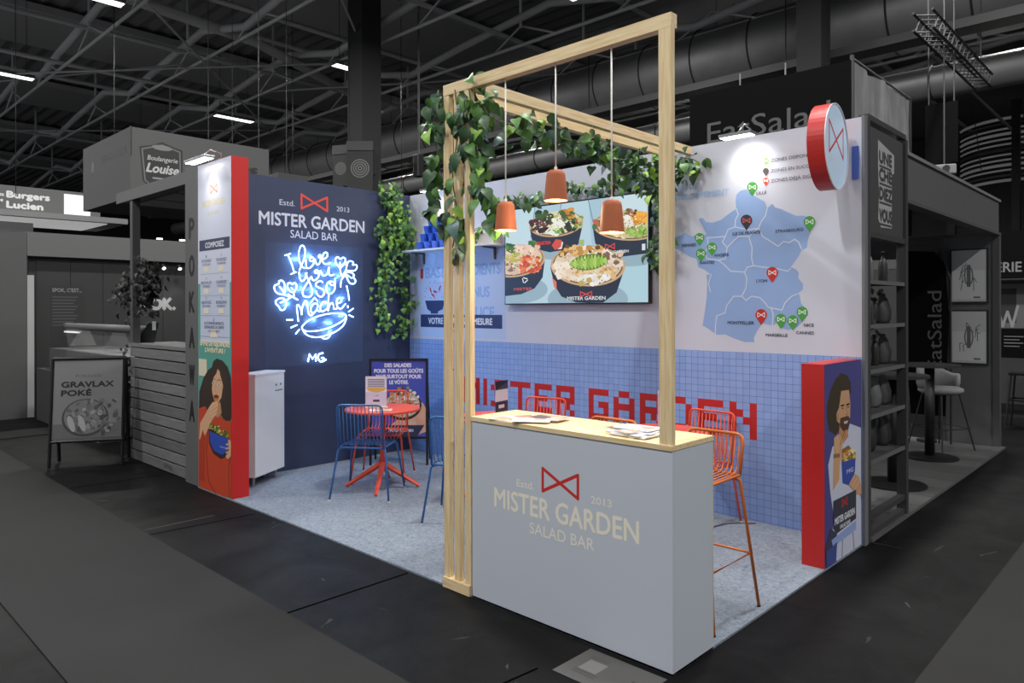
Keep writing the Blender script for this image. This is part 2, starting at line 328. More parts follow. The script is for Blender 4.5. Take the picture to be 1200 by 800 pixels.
# --- the recipe print on the left of the back wall
P = Print((0, DW-.0005, 0), (1, 0, 0), (0, 0, 1)); BLT = (146, 178, 226)
P.rect(-5.05, Z_MOS+.03, -3.48, 2.32, (188, 206, 236))
P.text('1', -4.86, 2.02, -4.82, .11, (190, 60, 60), .02); P.text('BASE', -4.77, 2.02, -4.42, .12, BLT, .02); P.text('+ INGRÉDIENTS', -4.42, 2.03, -3.56, .12, BLT, .02)
P.text('3 BONUS', -4.25, 1.79, -3.72, .115, BLT, .02); P.text('1 SAUCE', -4.2, 1.57, -3.65, .12, BLT, .02)
P.rect(-4.86, 1.455, -3.53, 1.6, (44, 58, 106)); P.text('VOTRE SALADE SUR MESURE', -4.72, 1.495, -3.68, .07, (225, 230, 240), .02)
P.poly([(-4.78, 1.76), (-4.43, 1.76), (-4.47, 1.66), (-4.55, 1.635), (-4.55, 1.61), (-4.68, 1.61), (-4.68, 1.635), (-4.74, 1.66)], (44, 58, 106))
rr = random.Random(3)
for i in range(46):
    a, q = rr.uniform(0, PI), rr.uniform(0, .2); P.ell(-4.605+q*math.cos(a), 1.78+q*math.sin(a), .008, .006, rr.choice([(206, 216, 240), (170, 60, 60), (44, 58, 106), (210, 120, 110), (236, 240, 248)]), 6); P.k -= 1
P.k += 2
for x, y, rot in ((-4.68, 1.88, .4), (-4.6, 1.86, 1.3), (-4.52, 1.9, -.5), (-4.64, 1.82, 1.0)): P.ell(x, y, .012, .04, (188, 44, 52), 8, rot)
P.rect(-4.66, 1.955, -4.42, 1.96, (150, 160, 190))
P.build('recipe_print', PRINT, WB, 'pale blue recipe print with bowl and navy caption bar')
# --- navy wall logo
P = Print((-LW+.0005, 0, 0), (0, 1, 0), (0, 0, 1)); LT = (206, 212, 226)
bow(P, 1.231, 2.785, .305, .145, (222, 74, 58), .022)
P.text('Estd.', .83, 2.725, 1.0, .06, LT); P.text('2013', 1.5, 2.725, 1.66, .055, LT)
P.text('MISTER GARDEN', .61, 2.515, 1.855, .135, LT, .012); P.text('SALAD BAR', .95, 2.40, 1.51, .085, LT)
P.build('wall_logo', PRINT, WL, 'pale lettering with red bow tie mark')

# ------------------------------------------------------------------ counter
CT = thing('bar_counter', 'pale blue bar counter with pine top and bow tie logo', 'counter', (-.66, .19, 0))
def child(o, parent):
    """parents o to an Empty while leaving it in place"""
    o.parent = parent; o.matrix_parent_inverse = Matrix.Translation(-Vector(parent.location)) if parent.rotation_euler.z == 0 else (Matrix.Translation(parent.location) @ Matrix.Rotation(parent.rotation_euler.z, 4, 'Z')).inverted()
    return o
child(box('front_panel', COUNTER, -1.318, 0, 0, .02, .001, 1.015), CT); child(box('end_panel', COUNTER, -.02, 0, .021, .37, .001, 1.015), CT); child(box('end_panel', COUNTER, -1.318, -1.298, .021, .37, .013, 1.015), CT)
child(box('edge_strip', PINE_Z, -.021, .0005, .371, .376, .013, 1.015), CT); child(box('shelf', COUNTER, -1.297, -.021, .03, .36, .5, .52), CT)
ctop = child(box('worktop', PINE_X, -1.325, .004, -.006, .376, 1.016, 1.042, bevel=.002), CT)
for i in range(1, 6): child(box('joint', mat('wood_joint', (176, 138, 88), .6), -1.32, 0, -.006+i*.0637, -.0052+i*.0637, 1.0418, 1.0424), CT)
P = Print((0, -.0004, 0), (1, 0, 0), (0, 0, 1)); CR = (244, 238, 220)
bow(P, -.66, .765, .235, .118, (205, 44, 40), .017)
P.text('Estd.', -.965, .7, -.84, .04, (236, 234, 226), .015); P.text('2013', -.46, .7, -.335, .038, (236, 234, 226), .015)
P.text('MISTER GARDEN', -1.135, .56, -.18, .11, CR, .011); P.text('SALAD BAR', -.87, .466, -.44, .062, (240, 237, 226), .006)
child(P.build('counter_logo', PRINT), CT)['label'] = 'cream lettering with red bow tie mark'

# ------------------------------------------------------------------ timber frame
TF = thing('timber_frame', 'tall pine timber frame with slatted end over the counter', 'frame', (-1.45, .02, 0))
xs = (-1.567, -1.474, -1.381)
for x in xs: child(box('slat_post', PINE_Z, x, x+.047, .002, .037, .06, 2.935), TF)
child(box('base_plate', PINE_X, -1.567, -1.334, -.012, .052, .001, .06), TF)
child(box('corner_post', PINE_Z, -.068, -.002, .0, .03, 1.0425, 2.935), TF)
child(box('front_beam', PINE_X, -1.567, -.002, .0, .05, 2.936, 3.0), TF)
for x in (-1.567, -1.381): child(box('side_beam', PINE_Y, x, x+.047, .051, DW-.001, 2.936, 3.0), TF)
for x, z in ((-.02, 2.72), (-.05, 2.74), (-.03, 1.95), (-.045, 1.53), (-.035, 1.53), (-.022, 1.53), (-.052, 1.3)):
    child(MB().lathe([(.004, 0), (.004, .002)], 8).build('knot', mat('wood_knot', (120, 82, 48), .6)), TF).matrix_local = Matrix.Translation((x, -.0005, z)) @ Matrix.Rotation(PI/2, 4, 'X')
for x, z in ((-.75, 2.967),): child(MB().lathe([(.007, 0), (.007, .002)], 8).build('knot', MATS['wood_knot']), TF).matrix_local = Matrix.Translation((x, -.0005, z)) @ Matrix.Rotation(PI/2, 4, 'X')
# ------------------------------------------------------------------ side panels with portraits
def blobs(P, M, n, seed, inside, pal, r0, r1):
    rr = random.Random(seed)
    for i in range(n):
        x, y = inside(rr); r = rr.uniform(r0, r1); k = rr.randint(5, 8); ph = rr.uniform(0, 6)
        P.poly(M([(x+r*rr.uniform(.7, 1.2)*math.cos(ph+2*PI*j/k), y+r*rr.uniform(.6, 1.1)*math.sin(ph+2*PI*j/k)) for j in range(k)]), rr.choice(pal))
SKIN, SKIN2 = (222, 172, 132), (196, 140, 102)
MP = thing('price_board', 'tall red panel with price list and portrait of a woman eating salad', 'panel', (-4.72, .08, 0))
child(box('body', RED, -LW, -4.375, .004, .161, .001, HW), MP)
P = Print((0, .0038, 0), (1, 0, 0), (0, 0, 1)); X0, X1 = -LW+.002, -4.377
P.rect(X0, .0, X1, 1.36, (90, 164, 150)); P.rect(X0, 1.36, X1, 2.998, (216, 220, 238)); P.rect(X0, 1.36, X0+.05, 1.9, (90, 164, 150)); P.rect(X1-.03, 1.36, X1, 1.9, (90, 164, 150))
P.rect(X0+.05, 1.39, X1-.03, 1.92, (205, 212, 234))
bow(P, -4.72, 2.75, .13, .075, (226, 132, 80), .014); P.text('MISTER GARDEN', -4.96, 2.6, -4.5, .06, (226, 210, 150), .01); P.text('SALAD BAR', -4.86, 2.52, -4.6, .035, (226, 214, 170))
P.poly([(X0+.03, 2.2), (X1-.03, 2.2), (X1-.03, 2.3), (X0+.03, 2.3)], (62, 68, 100)); P.text('COMPOSEZ', -4.9, 2.225, -4.52, .05, (226, 228, 236), .02)
rows = (2.17, 1.97, 1.79, 1.6, 1.405); INK, CRM = (116, 120, 146), (238, 230, 204)
items = ((('1', 'CHOISISSEZ', 'VOTRE BASE'), ('2', 'CHOISISSEZ', 'VOS GARNITURES')), (('3', 'BONUS', 'TOPPINGS'), ('4', 'CHOISISSEZ', 'VOTRE SAUCE')), (('5', 'AJOUTEZ', 'UN PAIN'), ('6', 'BOISSONS', 'DESSERTS')), (('7', 'ACCOMPAGNEMENTS', ''),))
for r, it in enumerate(items):
    z = rows[r]; P.rect(X0+.05, z-.185, X1-.04, z-.182, (150, 156, 186))
    for c, (n, a, b) in enumerate(it):
        cx = (-4.88+c*.31) if len(it) == 2 else -4.725; wd = .105 if len(it) == 2 else .2
        P.text(n, cx-.01, z-.035, cx+.01, .025, INK); P.text(a, cx-wd, z-.075, cx+wd, .026, INK, .01)
        if b: P.text(b, cx-wd*.8, z-.108, cx+wd*.8, .024, INK)
        P.rect(cx-.055, z-.165, cx+.055, z-.118, CRM)
P.text('8', -4.735, 1.55, -4.715, .025, INK); P.text('DEMANDEZ LA CARTE', -4.92, 1.49, -4.52, .026, INK, .01); P.text('DU MOMENT', -4.84, 1.455, -4.6, .024, INK); P.rect(-4.8, 1.41, -4.64, 1.44, CRM)
R = reader(P, 'y', .0038, 225, 380, 3.81); M = lambda l: [(min(max(a_, X0), X1), min(max(b_, .001), 2.998)) for a_, b_ in (R(q) for q in l)]
ptext(P, R, 'ENVIE DE REJOINDRE', 38, 92, 170, 22, (240, 228, 196), .03); ptext(P, R, "L'AVENTURE ?", 60, 122, 150, 20, (240, 228, 196), .03)
P.poly(M([(32,152),(68,156),(68,232),(32,228)]), (226, 218, 190))
P.poly(M([(112,152),(138,162),(160,190),(174,235),(181,300),(182,420),(165,440),(140,420),(118,380),(80,370),(50,400),(32,395),(34,300),(52,240),(72,205),(90,190),(96,165)]), (54, 38, 26))
P.poly(M([(31,375),(60,365),(82,410),(125,405),(150,430),(182,432),(182,776),(110,764),(31,722)]), (200, 68, 34))
P.poly(M([(100,372),(128,345),(134,395),(118,415),(100,410)]), SKIN2)
P.poly(M([(98,205),(118,200),(134,225),(140,275),(133,325),(118,352),(102,345),(92,305),(87,255)]), SKIN)
P.poly(M([(96,165),(120,175),(112,215),(96,240),(88,300),(80,250)]), (54, 38, 26)); P.poly(M([(128,190),(150,230),(152,330),(138,350),(140,270),(126,220)]), (62, 44, 30))
for x, y in ((97, 262), (121, 270)): P.poly(M([(x-8,y),(x,y-7),(x+8,y),(x,y+6)]), (240, 236, 226)); P.poly(M([(x-3,y),(x,y-5),(x+4,y),(x,y+5)]), (40, 26, 18))
for x, y in ((96, 243), (122, 248)): P.line(M([(x-9,y+3),(x,y-2),(x+9,y+3)]), .006, (44, 30, 20))
P.line(M([(108,268),(104,298),(110,304)]), .005, SKIN2); P.poly(M([(98,318),(110,312),(122,320),(117,340),(104,340)]), (120, 40, 34)); P.poly(M([(100,330),(118,328),(114,345),(102,348)]), (210, 130, 60))
P.poly(M([(95,345),(120,350),(112,400),(90,430),(72,470),(48,520),(34,510),(38,440),(64,395),(80,365)]), SKIN)
for a, b in (((84,368),(112,346)), ((82,384),(116,358)), ((84,400),(114,378)), ((90,412),(110,396))): P.line(M([a, b]), .022, (230, 182, 142)); P.line(M([(a[0],a[1]+9),(b[0],b[1]+8)]), .004, SKIN2)
P.poly(M([(36,520),(50,470),(60,500),(56,700),(34,690)]), (182, 56, 28)); P.line(M([(72,470),(66,580),(76,700),(110,760)]), .012, (150, 44, 24)); P.line(M([(170,600),(164,680),(172,770)]), .008, (150, 44, 24))
P.poly(M([(76,465),(90,450),(168,510),(160,590),(130,600),(96,575),(78,530)]), (56, 34, 26))
blobs(P, M, 46, 11, lambda r: (lambda t: (84+t*80+r.uniform(-4, 4), 452+t*42+r.uniform(-14, 14)))(r.random()), [(90, 132, 50), (150, 170, 60), (210, 150, 50), (60, 96, 40), (222, 196, 110), (190, 90, 40)], 4, 9)
P.poly(M([(80,474),(166,512),(164,562),(140,582),(102,564),(84,524)]), (44, 78, 178)); ptext(P, R, 'MISTER GARDEN', 130, 548, 160, 6, (225, 230, 245))
P.poly(M([(164,512),(178,520),(181,588),(164,602),(152,590),(168,566)]), SKIN)
for y in (530, 548, 566, 582): P.line(M([(156,y+6),(176,y)]), .016, SKIN)
child(P.build('printed_panel', PRINT), MP)['label'] = 'price list above a printed woman in a red jumper eating salad'

PP = thing('portrait_panel', 'low red panel with printed man holding a salad bowl', 'panel', (-.08, 2.15, 0))
child(box('body', RED, -.148, -.003, 1.81, 2.488, .013, 1.305), PP)
P = Print((-.0028, 0, 0), (0, 1, 0), (0, 0, 1)); R = reader(P, 'x', -.0028, 930, 410, 2.963); M = lambda l: [(min(max(a_, 1.812), 2.487), min(max(b_, .013), 1.303)) for a_, b_ in (R(q) for q in l)]
P.rect(1.812, .013, 2.487, 1.303, (78, 76, 138))
P.poly(M([(165,80),(186,88),(198,112),(200,150),(172,142),(158,190),(152,240),(164,268),(146,296),(124,280),(116,240),(116,190),(128,140),(146,100)]), (66, 56, 38))
P.poly(M([(195,255),(234,270),(246,672),(150,742),(128,690),(140,580),(128,500),(120,400),(135,335),(165,330),(186,292)]), (206, 208, 226))
P.poly(M([(160,245),(186,270),(190,300),(168,330),(158,290)]), SKIN2)
P.poly(M([(165,142),(192,138),(197,185),(196,235),(188,268),(168,262),(152,248),(148,222),(158,200)]), (208, 160, 122))
P.poly(M([(162,236),(190,228),(196,240),(189,274),(172,282),(160,264)]), (86, 62, 44)); P.poly(M([(174,248),(190,244),(186,254),(176,257)]), (226, 190, 170))
for x, y in ((170, 194), (189, 190)): P.line(M([(x-6,y),(x+5,y-3)]), .012, (50, 38, 26)); P.poly(M([(x-4,y+8),(x,y+5),(x+4,y+8),(x,y+11)]), (40, 28, 20))
P.line(M([(182,196),(187,222),(180,226)]), .008, (176, 122, 88)); P.poly(M([(148,222),(156,218),(158,244),(150,248)]), (196, 142, 104))
P.poly(M([(140,305),(156,290),(172,312),(168,345),(160,400),(158,450),(136,490),(138,400),(140,345)]), (210, 164, 124))
for a, b in (((150,300),(160,330)), ((144,310),(156,342)), ((142,325),(154,356))): P.line(M([a, b]), .02, (222, 176, 136))
P.poly(M([(138,362),(160,358),(160,372),(138,376)]), (150, 110, 70)); P.line(M([(160,330),(178,280)]), .006, (90, 70, 54))
P.poly(M([(168,345),(190,330),(214,360),(214,380),(166,394)]), (150, 100, 60))
blobs(P, M, 30, 5, lambda r: (r.uniform(170, 212), r.uniform(346, 384)), [(226, 190, 110), (240, 224, 180), (200, 130, 60), (220, 160, 80), (130, 120, 50)], 5, 10)
P.poly(M([(166,390),(214,374),(212,420),(204,450),(190,468),(170,462)]), (62, 84, 170)); P.text('MG', R((184,430))[0], R((184,430))[1], R((206,430))[0], .03, (225, 228, 240))
P.poly(M([(190,468),(212,428),(226,440),(234,470),(234,505),(222,500),(204,484)]), (208, 160, 122))
for a, b in (((196,462),(212,432)), ((204,470),(219,444)), ((212,480),(226,456))): P.line(M([a, b]), .018, (222, 176, 136))
P.poly(M([(137,524),(216,484),(216,584),(150,636),(137,620)]), (62, 62, 74)); P.poly(M([(108,690),(128,620),(150,636),(140,700),(112,765)]), (66, 66, 92))
for t, xl, y, xr, h in (('MISTER GARDEN',142,590,211,15), ('SALAD BAR',160,604,196,8)): a = R((xl, y)); b = R((xr, y-36)); P.text(t, a[0], (a[1]+b[1])/2-(.03 if h > 10 else .045), b[0], .045 if h > 10 else .026, (226, 226, 232), .02)
q = R((176, 527)); bow(P, q[0], q[1], .09, .055, (196, 54, 52), .01)
P.poly(M([(130,660),(216,590),(216,622),(136,684)]), (150, 170, 220)); P.poly(M([(114,700),(150,665),(146,742),(114,764)]), (70, 84, 150)); P.line(M([(170,650),(168,730)]), .012, (180, 184, 214)); P.line(M([(205,620),(210,700)]), .012, (182, 186, 216))
P.line(M([(232,500),(236,515)]), .006, (70, 60, 60))
child(P.build('printed_panel', PRINT), PP)['label'] = 'printed man in a white shirt and apron holding a blue bowl'

# ------------------------------------------------------------------ television
TV = thing('television', 'large wall television showing four bowls of salad', 'television', (-2.557, 2.42, 2.18))
child(box('casing', BLACK, -3.42, -1.695, 2.425, 2.47, 1.704, 2.668), TV); child(box('wall_mount', DKGREY, -2.8, -2.3, 2.47, 2.499, 1.95, 2.4), TV)
TY = 2.4245
P = Print((0, TY, 0), (1, 0, 0), (0, 0, 1), .000012); R = reader(P, 'y', TY, 585, 220, 5.717)
SX0, SX1, SZ0, SZ1 = -3.408, -1.707, 1.716, 2.656
def clampM(l): return [(min(max(q[0], SX0), SX1), min(max(q[1], SZ0), SZ1)) for q in (R(p) for p in l)]
M = clampM
P.rect(SX0, SZ0, SX1, SZ1, (186, 214, 226))
for i, l in enumerate(([(38,160),(240,135),(190,420),(38,470)], [(240,135),(415,110),(420,300),(200,420)], [(598,85),(760,60),(700,420),(620,380)], [(760,60),(990,25),(990,300),(760,300)], [(38,640),(200,560),(390,778),(38,778)], [(840,480),(990,440),(990,770),(790,770)], [(390,640),(500,760),(390,778)])):
    P.poly(M(l), ((196, 222, 232), (176, 206, 222), (168, 200, 216), (202, 226, 232), (184, 210, 222), (176, 210, 222), (192, 216, 226))[i])
for l in ([(240,135),(212,330)], [(598,85),(640,280)], [(390,640),(390,778)], [(200,700),(60,778)], [(415,110),(410,140)], [(985,500),(940,420)]): P.line(M(l), .008, (92, 122, 142))
def bowl(cx, cy, rx, ry, rot, body, shade, pal, n, seed, r0, r1):
    P.poly(M([(cx+rx*1.08*math.cos(a), cy+ry*1.2+60+ry*.9*math.sin(a)) for a in [i*PI/14 for i in range(28)]]), shade)
    P.poly(M(body), (32, 46, 66))
    def E(k, dy=0): return [(cx+k*(rx*math.cos(a)*math.cos(rot)-ry*math.sin(a)*math.sin(rot)), cy+dy+k*(rx*math.cos(a)*math.sin(rot)+ry*math.sin(a)*math.cos(rot))) for a in [i*PI/18 for i in range(36)]]
    P.poly(M(E(1.0)), (206, 168, 126)); P.poly(M(E(.94, -4)), (120, 96, 72)); P.poly(M(E(.9, -8)), pal[0])
    def ins(r):
        a, q = r.uniform(0, 2*PI), math.sqrt(r.random())*.84; x, y = q*rx*math.cos(a), q*ry*math.sin(a)
        return cx+x*math.cos(rot)-y*math.sin(rot), cy-8+x*math.sin(rot)+y*math.cos(rot)
    blobs(P, M, n, seed, ins, pal, r0, r1)
SH = (150, 178, 192)
bowl(382, 242, 182, 86, -.12, [(203,268),(222,360),(255,412),(340,432),(440,414),(530,378),(556,262)], SH, [(216, 214, 176), (90, 120, 60), (232, 226, 200), (60, 90, 40), (180, 190, 90)], 60, 21, 12, 24)
blobs(P, M, 22, 22, lambda r: (r.uniform(215, 330), r.uniform(215, 300)), [(58, 22, 34), (84, 30, 44), (40, 16, 26), (110, 60, 70)], 14, 24)
blobs(P, M, 26, 23, lambda r: (r.uniform(250, 350), r.uniform(165, 205)), [(44, 76, 34), (60, 96, 42), (34, 58, 28)], 14, 24)
blobs(P, M, 22, 24, lambda r: (r.uniform(415, 500), r.uniform(145, 200)), [(52, 84, 40), (200, 130, 50), (222, 150, 60), (70, 100, 46)], 12, 22)
blobs(P, M, 20, 25, lambda r: (r.uniform(445, 510), r.uniform(225, 285)), [(36, 60, 34), (50, 80, 42), (28, 44, 30)], 10, 18); blobs(P, M, 14, 26, lambda r: (r.uniform(510, 550), r.uniform(200, 260)), [(150, 90, 60), (120, 150, 60), (200, 196, 120)], 12, 20)
blobs(P, M, 16, 27, lambda r: (r.uniform(320, 400), r.uniform(275, 318)), [(110, 170, 60), (130, 190, 70), (240, 240, 230)], 14, 24); blobs(P, M, 12, 28, lambda r: (r.uniform(360, 420), r.uniform(210, 260)), [(244, 242, 230), (236, 232, 210)], 16, 26)
bowl(105, 490, 205, 108, -.14, [(38,560),(38,725),(150,712),(240,672),(292,600),(308,470)], SH, [(232, 200, 176), (238, 214, 190), (214, 180, 150), (196, 206, 120)], 60, 31, 12, 22)
blobs(P, M, 34, 32, lambda r: (r.uniform(140, 280), r.uniform(460, 560)), [(222, 92, 52), (236, 116, 66), (204, 70, 40), (240, 150, 90)], 12, 22)
blobs(P, M, 18, 33, lambda r: (r.uniform(45, 105), r.uniform(370, 430)), [(64, 120, 52), (84, 146, 60), (44, 88, 40)], 12, 22); blobs(P, M, 12, 34, lambda r: (r.uniform(185, 260), r.uniform(355, 410)), [(74, 140, 60), (60, 110, 50)], 12, 20)
blobs(P, M, 24, 35, lambda r: (r.uniform(110, 260), r.uniform(390, 440)), [(240, 206, 186), (230, 190, 170), (246, 220, 204)], 14, 24); blobs(P, M, 22, 36, lambda r: (r.uniform(50, 150), r.uniform(440, 490)), [(200, 200, 90), (180, 190, 80), (220, 180, 100)], 10, 18); blobs(P, M, 18, 37, lambda r: (r.uniform(50, 130), r.uniform(510, 580)), [(236, 220, 204), (150, 110, 80), (214, 190, 170)], 10, 20)
bowl(868, 252, 240, 102, .02, [(630,270),(645,370),(700,432),(820,462),(992,440),(992,320)], SH, [(214, 196, 150), (150, 176, 90), (236, 226, 196)], 50, 41, 14, 24)
blobs(P, M, 24, 42, lambda r: (r.uniform(900, 990), r.uniform(170, 235)), [(240, 160, 40), (232, 140, 36), (246, 180, 70)], 14, 24); blobs(P, M, 26, 43, lambda r: (r.uniform(860, 990), r.uniform(270, 325)), [(150, 186, 84), (170, 200, 100), (130, 166, 70)], 16, 26)
blobs(P, M, 16, 44, lambda r: (r.uniform(850, 920), r.uniform(150, 180)), [(120, 84, 56), (90, 62, 44), (170, 120, 80)], 10, 18); blobs(P, M, 10, 45, lambda r: (r.uniform(845, 890), r.uniform(195, 260)), [(246, 240, 230), (236, 228, 214)], 20, 30); blobs(P, M, 12, 46, lambda r: (r.uniform(640, 690), r.uniform(215, 265)), [(206, 96, 76), (70, 120, 60)], 14, 24)
bowl(597, 522, 250, 138, .03, [(345,530),(372,650),(420,728),(520,768),(600,774),(700,768),(790,700),(846,530)], SH, [(226, 206, 178), (238, 222, 200), (214, 188, 156), (240, 232, 222)], 100, 51, 16, 28)
blobs(P, M, 44, 52, lambda r: (r.uniform(410, 690), r.uniform(395, 450)), [(196, 140, 70), (220, 170, 90), (70, 46, 30), (110, 72, 40), (232, 190, 120)], 14, 24); blobs(P, M, 30, 53, lambda r: (r.uniform(720, 830), r.uniform(430, 560)), [(206, 180, 156), (232, 214, 196), (130, 98, 76), (220, 196, 174)], 14, 26)
blobs(P, M, 44, 54, lambda r: (r.uniform(480, 780), r.uniform(535, 600)), [(222, 184, 130), (200, 156, 100), (236, 204, 156)], 14, 22); blobs(P, M, 36, 55, lambda r: (r.uniform(540, 730), r.uniform(585, 640)), [(238, 236, 230), (228, 224, 214), (246, 244, 240), (196, 170, 90)], 16, 26); blobs(P, M, 30, 56, lambda r: (r.uniform(370, 500), r.uniform(490, 600)), [(240, 222, 198), (230, 206, 178), (246, 232, 214)], 18, 30)
P.poly(M([(605+122*math.cos(a), 498+54*math.sin(a)-12*math.cos(a)) for a in [i*PI/14 for i in range(28)]]), (84, 122, 40))
for i in range(11):
    x = 492+i*22.5; hh = 52*math.sqrt(max(.05, 1-((x-605)/124)**2)); y = 498-(x-605)*.1
    P.poly(M([(x-12,y+hh*.7),(x-16,y),(x-8,y-hh*.85),(x+4,y-hh),(x+13,y-hh*.2),(x+9,y+hh*.8),(x,y+hh)]), ((158, 196, 84), (176, 210, 104), (140, 182, 66))[i % 3]); P.line(M([(x+4,y-hh),(x+13,y-hh*.2),(x+9,y+hh*.8)]), .006, (70, 106, 36))
for q_, (cx_, cy_, rx_, ry_) in enumerate(((382, 236, 150, 62), (120, 480, 150, 80), (868, 246, 110, 72), (600, 520, 215, 112))):
    blobs(P, M, 70, 60+q_, lambda r: (lambda a, q: (cx_+q*rx_*math.cos(a), cy_+q*ry_*math.sin(a)))(r.uniform(0, 6.28), math.sqrt(r.random())), [(250, 246, 236), (60, 44, 34), (150, 110, 70), (230, 200, 150), (90, 120, 50)], 2.5, 6)
P.poly(M([(540,380),(548,345),(562,350),(576,345),(574,380)]), (156, 190, 110))
WHT = (228, 230, 234)
ptext(P, R, 'MISTER GARDEN', 462, 752, 718, 24, WHT, .012); q = R((588, 712)); bow(P, q[0], q[1], .13, .045, (206, 70, 66), .012)
ptext(P, R, 'GARDEN', 772, 438, 872, 18, WHT, .012); q = R((748, 393)); bow(P, q[0], q[1], .1, .045, (206, 70, 66), .011)
P.poly(M([(358,385),(385,345),(425,350),(420,395),(380,418)]), (214, 82, 66)); P.poly(M([(395,412),(420,395),(425,360),(435,365),(425,410)]), (236, 230, 222)); ptext(P, R, 'COLLECTION', 255, 385, 350, 22, (196, 62, 58), .04)
P.poly(M([(360,600),(390,630),(392,690),(372,660)]), (226, 120, 104)); ptext(P, R, 'MISTER', 105, 688, 228, 18, (196, 84, 76), .03)
for a in range(3): t = a*2*PI/3; P.line(M([(178+18*math.cos(t), 618+18*math.sin(t)), (178+18*math.cos(t+1.6), 618+18*math.sin(t+1.6))]), .012, WHT)
P.rect(R((962,380))[0], R((975,418))[1], min(R((985,380))[0], SX1), R((975,375))[1], (220, 222, 226)); 
child(P.build('screen', SCREEN), TV)['label'] = 'lit screen with navy bowls of salad on pale blue boards'
# ------------------------------------------------------------------ round projecting sign
SG = thing('projecting_sign', 'round red rimmed light box sign with bow tie mark', 'sign', (-.05, 2.165, 2.746), math.radians(4.8))
MB().add(*(lambda n, r: ([(0, r*math.cos(2*PI*k/n), r*math.sin(2*PI*k/n)) for k in range(n)]+[(-.11, r*math.cos(2*PI*k/n), r*math.sin(2*PI*k/n)) for k in range(n)], [(k, k+n, (k+1) % n+n, (k+1) % n) for k in range(n)]+[tuple(range(n, 2*n))[::-1]]))(56, .286)).build('rim', RED, SG, smooth=False)
MB().add(*(lambda n, r: ([(-.002, r*math.cos(2*PI*k/n), r*math.sin(2*PI*k/n)) for k in range(n)], [tuple(range(n))]))(56, .284)).build('face', mat('lit_pale_blue_face', (186, 208, 228), .3, emit=.28), SG)
P = Print((-.0015, 0, 0), (0, 1, 0), (0, 0, 1)); bow(P, 0, .045, .33, .21, (214, 60, 66), .018); P.text('MISTER GARDEN', -.17, -.12, .17, .035, (232, 236, 242), .01); P.text('SALAD BAR', -.1, -.17, .1, .025, (232, 236, 242))
P.build('sign_mark', PRINT, SG)
MB().lathe([(.2875, 0), (.2875, .006), (.281, .006), (.281, 0)], 56, cap0=False, cap1=False).build('edge_ring', WHITE, SG).rotation_euler = (0, PI/2, 0)
MB().box(-.07, -.04, .27, .32, -.05, .05).build('bracket', STEEL, SG)
setp(box('blue_plate', mat('blue_plate', (70, 100, 184), .5), -.062, -.018, DW-.012, DW-.0006, 2.57, 2.8), 'small blue plate on the wall end behind the round sign', 'plate')

# ------------------------------------------------------------------ neon sign
NS = thing('neon_sign', 'blue white neon lettering on a clear acrylic sheet', 'neon sign', (-5.03, 1.23, 1.08))
child(box('acrylic_sheet', CLEAR, -5.03, -5.024, .655, 1.81, 1.082, 2.34), NS)
for y in (.69, 1.23, 1.775):
    for z in (1.115, 2.305):
        if y == 1.23 and z < 2: continue
        child(MB().lathe([(.009, 0), (.009, .04)], 10).build('standoff', STEEL, smooth=False), NS).matrix_local = Matrix.Translation((-5.059, y, z)) @ Matrix.Rotation(PI/2, 4, 'Y')
NEON = mat('neon_glow', (205, 225, 255), .3, emit=10.0)
NEON.node_tree.nodes['Principled BSDF'].inputs['Emission Color'].default_value = (.42, .68, 1, 1)
D1, D2 = (315, 280, 10.909), (315, 340, 8.89)
S1 = [[(205,210),(280,185)], [(240,195),(270,260),(300,340),(325,425)], [(280,450),(350,420)], [(390,400),(415,345),(455,240),(465,140),(440,85),(405,100),(382,180),(390,270),(415,340),(450,368),(490,372)],
 [(475,265),(475,320),(490,370),(530,365),(570,320),(580,265),(560,235),(530,240),(525,270),(550,285),(590,260)], [(590,260),(605,305),(625,328),(650,305),(670,240),(660,205),(640,210),(645,235),(690,245)], [(690,260),(740,235),(750,190),(730,170),(700,190),(685,240),(690,290),(720,320),(790,305)],
 [(385,420),(395,490),(415,535),(445,530),(470,490),(485,430)], [(470,440),(495,500),(540,600),(555,680),(535,730),(490,740),(440,720),(435,660),(480,580),(530,500),(545,480)], [(545,480),(560,520),(590,525),(630,490),(640,430),(615,395),(590,410),(600,435),(660,420)], [(660,400),(680,450),(710,468),(750,440),(770,360),(767,430),(785,465),(830,455)],
 [(690,555),(660,535),(615,555),(600,590),(640,620),(690,645),(710,690),(680,735),(640,730),(610,690),(605,665)], [(850,500),(845,600),(840,650),(800,695),(755,690),(735,650),(740,590),(770,545),(820,545),(840,570),(820,590),(790,580),(780,560)],
 [(915,370),(860,310),(855,250),(885,230),(915,255),(950,235),(980,260),(965,320),(915,370)], [(910,295),(912,380),(935,470),(985,400)], [(985,460),(990,380),(1010,300),(1050,280),(1080,300),(1075,330),(1120,330),(1125,370),(1090,405),(1010,405)], [(1010,420),(1060,430),(1090,460),(1080,490),(1110,530),(1090,570),(1040,565),(1010,520),(985,455)], [(1000,460),(1060,500)], [(985,455),(935,510),(920,570),(920,615)],
 [(995,595),(1015,690),(1028,785)], [(205,700),(208,640),(195,560),(165,530),(130,540),(125,575),(80,590),(70,630),(95,680),(150,705),(210,715),(280,745)], [(135,605),(200,690)], [(320,740),(318,690),(280,670),(240,620),(245,570),(280,560),(300,580),(330,560),(355,590),(345,640),(315,690)], [(285,620),(310,650)]]
